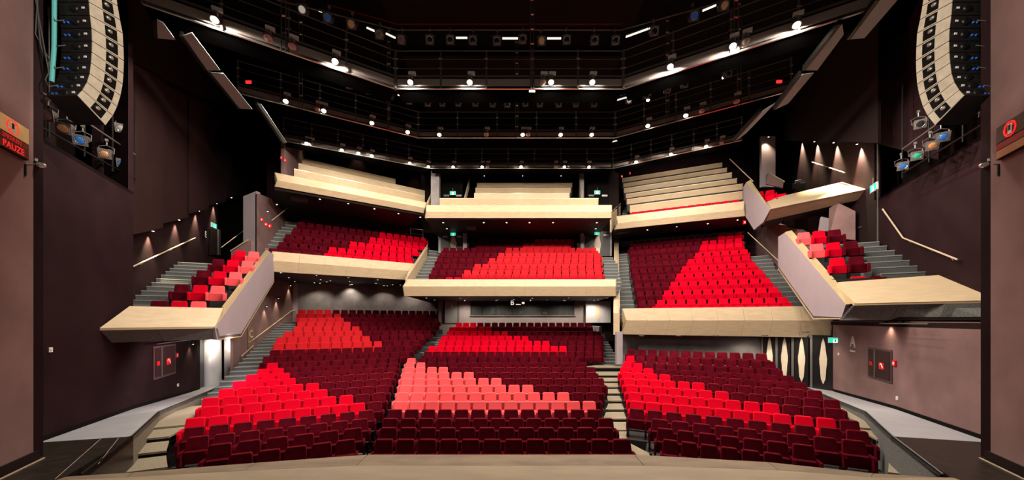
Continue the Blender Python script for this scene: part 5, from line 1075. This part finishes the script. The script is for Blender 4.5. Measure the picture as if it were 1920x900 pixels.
for i, (x, en) in enumerate(((-2.5, 70), (1.0, 60), (3.8, 45))): down((x, 28.0, 5.5), False, '%s added ceiling lamp inside the mixing booth' % ('left', 'middle', 'right')[i], 'added lamps inside the booth', en, 150)  # added lamps, lift the dark booth interior
for i, px in enumerate((600, 660, 720, 775)):
    q = lpt(LS, 19.55, px, PLL[2][0].z+.02); down(q, False, '%s downlight from left along the rear wall of the left stalls' % ORD[i], 'downlights along the left stalls rear wall', (60, 80, 110, 160)[i], 120)
# wall washers: small lamps that throw scallops on the plum walls
def washer(p, lab, energy, group='small wall lamps throwing scallops', tgt=None, angle=70):
    t = thing('wall_lamp', p, lab, 'lamp', group); MB().lathe(Vector(p)+Vector((0, 0, .1)), (0, 0, -1), [(0, .05), (.08, .06), (.09, .05)], 10).build('housing', BMET, t); MB().lathe(Vector(p)+Vector((0, 0, .012)), (0, 0, -1), [(0, .045), (.006, .03)], 10).build('lens', LENS2, t)
    light('wall_lamp_beam', 'SPOT', Vector(p)-Vector((0, 0, .03)), energy, (1, .78, .52), .04, tgt or Vector(p)-Vector((0, 0, 1)), angle, .8)
for i, (px, py) in enumerate(((287, 434), (336, 413), (373, 396), (406, 382), (434, 371))): washer(pl(px, py, LA2+.16, LB), '%s small wall lamp above the left box stairs' % ORD[i], 1000)
for i, (px, py) in enumerate(((1397, 290), (1473, 262), (1499, 264), (1527, 266), (1563, 268), (1607, 271))): washer(pl(px, py, RA2-.16, RB), '%s small wall lamp above the upper right box' % ORD[i], 5000)
for i, (px, py, d) in enumerate(((585, 262, 24.0), (672, 285, 26.2), (783, 312, 28.4))): washer(at(px, py, d), '%s small wall lamp behind the upper left benches' % ORD[i], 60, angle=80)
for i, (px, py, d) in enumerate(((908, 330, 28.2), (980, 330, 28.2), (1052, 330, 28.2))): washer(at(px, py, d), '%s small wall lamp behind the upper centre benches' % ORD[i], 25, angle=80)
for i, (px, py, d) in enumerate(((1185, 312, 32.2), (1262, 291, 30.0), (1350, 278, 27.3))): washer(at(px, py, d), '%s small wall lamp behind the upper right benches' % ORD[i], 70, angle=80)
for i, (px, py, d) in enumerate(((519, 384, 19.5), (502, 397, 18.8))): washer(at(px, py, d), '%s small wall lamp beside the lower left balcony stairs' % ORD[i], 16)
for i, (px, py) in enumerate(((545, 536), (522, 560), (500, 575))): washer(pl(px, py, WCA+.14, WCB), '%s small wall lamp along the left stalls handrail wall' % ORD[i], 110)
washer(pl(1661, 607, RA-.14, RB), 'small wall lamp below the lower right box', 45, angle=110); washer(pl(362, 646, LA+.14, LB), 'small wall lamp below the left side box', 60, angle=100)
washer(at(1441, 257, 24.2), 'small wall lamp in the mauve alcove of the upper right box', 220, angle=100)
for i, px in enumerate((1200, 1280, 1360, 1430)): down(onz(px, 634, PLR[2][0].z+.02)+Vector((.9, 2.2, 0)), False, '%s added downlight from left under the lower right balcony' % ORD[i], 'added downlights under the lower right balcony', 90, 130)  # added lamps on the unseen soffit, brighten the right stalls rear wall
for i, (p, tg, en) in enumerate((((8.5, 21.5, 17.6), (12.4, 28.0, 13.5), 1500), ((12.0, 19.5, 17.6), (13.8, 26.0, 13.2), 1300))): flood(p, 'on', math.radians(-24), '%s added flood lamp brightening the upper right benches' % ('left', 'right')[i], 'added bench flood lamps', en, tg, angle=75)  # added floods that brighten the dark upper right bench fronts
for i, p in enumerate(((-14.6, 17.0, 3.02), (13.3, 15.6, 3.2), (-15.5, 19.4, 3.02), (12.2, 16.6, 3.0))): down(p, False, 'added downlight above the %s stalls doors' % ('left', 'right', 'rear left', 'rear right')[i], 'added downlights above the stalls doors', (90, 80, 110, 60)[i], 160)  # added lamps that brighten the left and right stalls doors
light('under_box_fill', 'SPOT', (10.6, 11.3, 3.65), 120, (1, .84, .8), .2, (12.5, 13, 1), 120)  # added fill spots without fixtures, brighten the walls under both boxes
light('under_box_fill', 'SPOT', (-10.2, 12.9, 2.95), 430, (1, .84, .8), .2, (-12.5, 13, 1), 120)
# spots that pool on the fronts of the upper balconies hang on the middle catwalk
for px, py, T, F in ((575, 334, PUL, UL), (628, 345, PUL, UL), (681, 357, PUL, UL), (760, 376, PUL, UL), (818, 390, PUC, UC), (858, 390, PUC, UC), (917, 390, PUC, UC), (976, 390, PUC, UC), (1036, 390, PUC, UC), (1093, 390, PUC, UC)):
    tg = at(px, py, (T[0][0].y+T[0][1].y)/2 if F is UC else lpt(F, -.9, px).y); src = Vector((tg.x*.86, tg.y-4.6, 14.6))
    light('balcony_spot', 'SPOT', src, 90, (1, .9, .76), .05, tg, 17, .9)
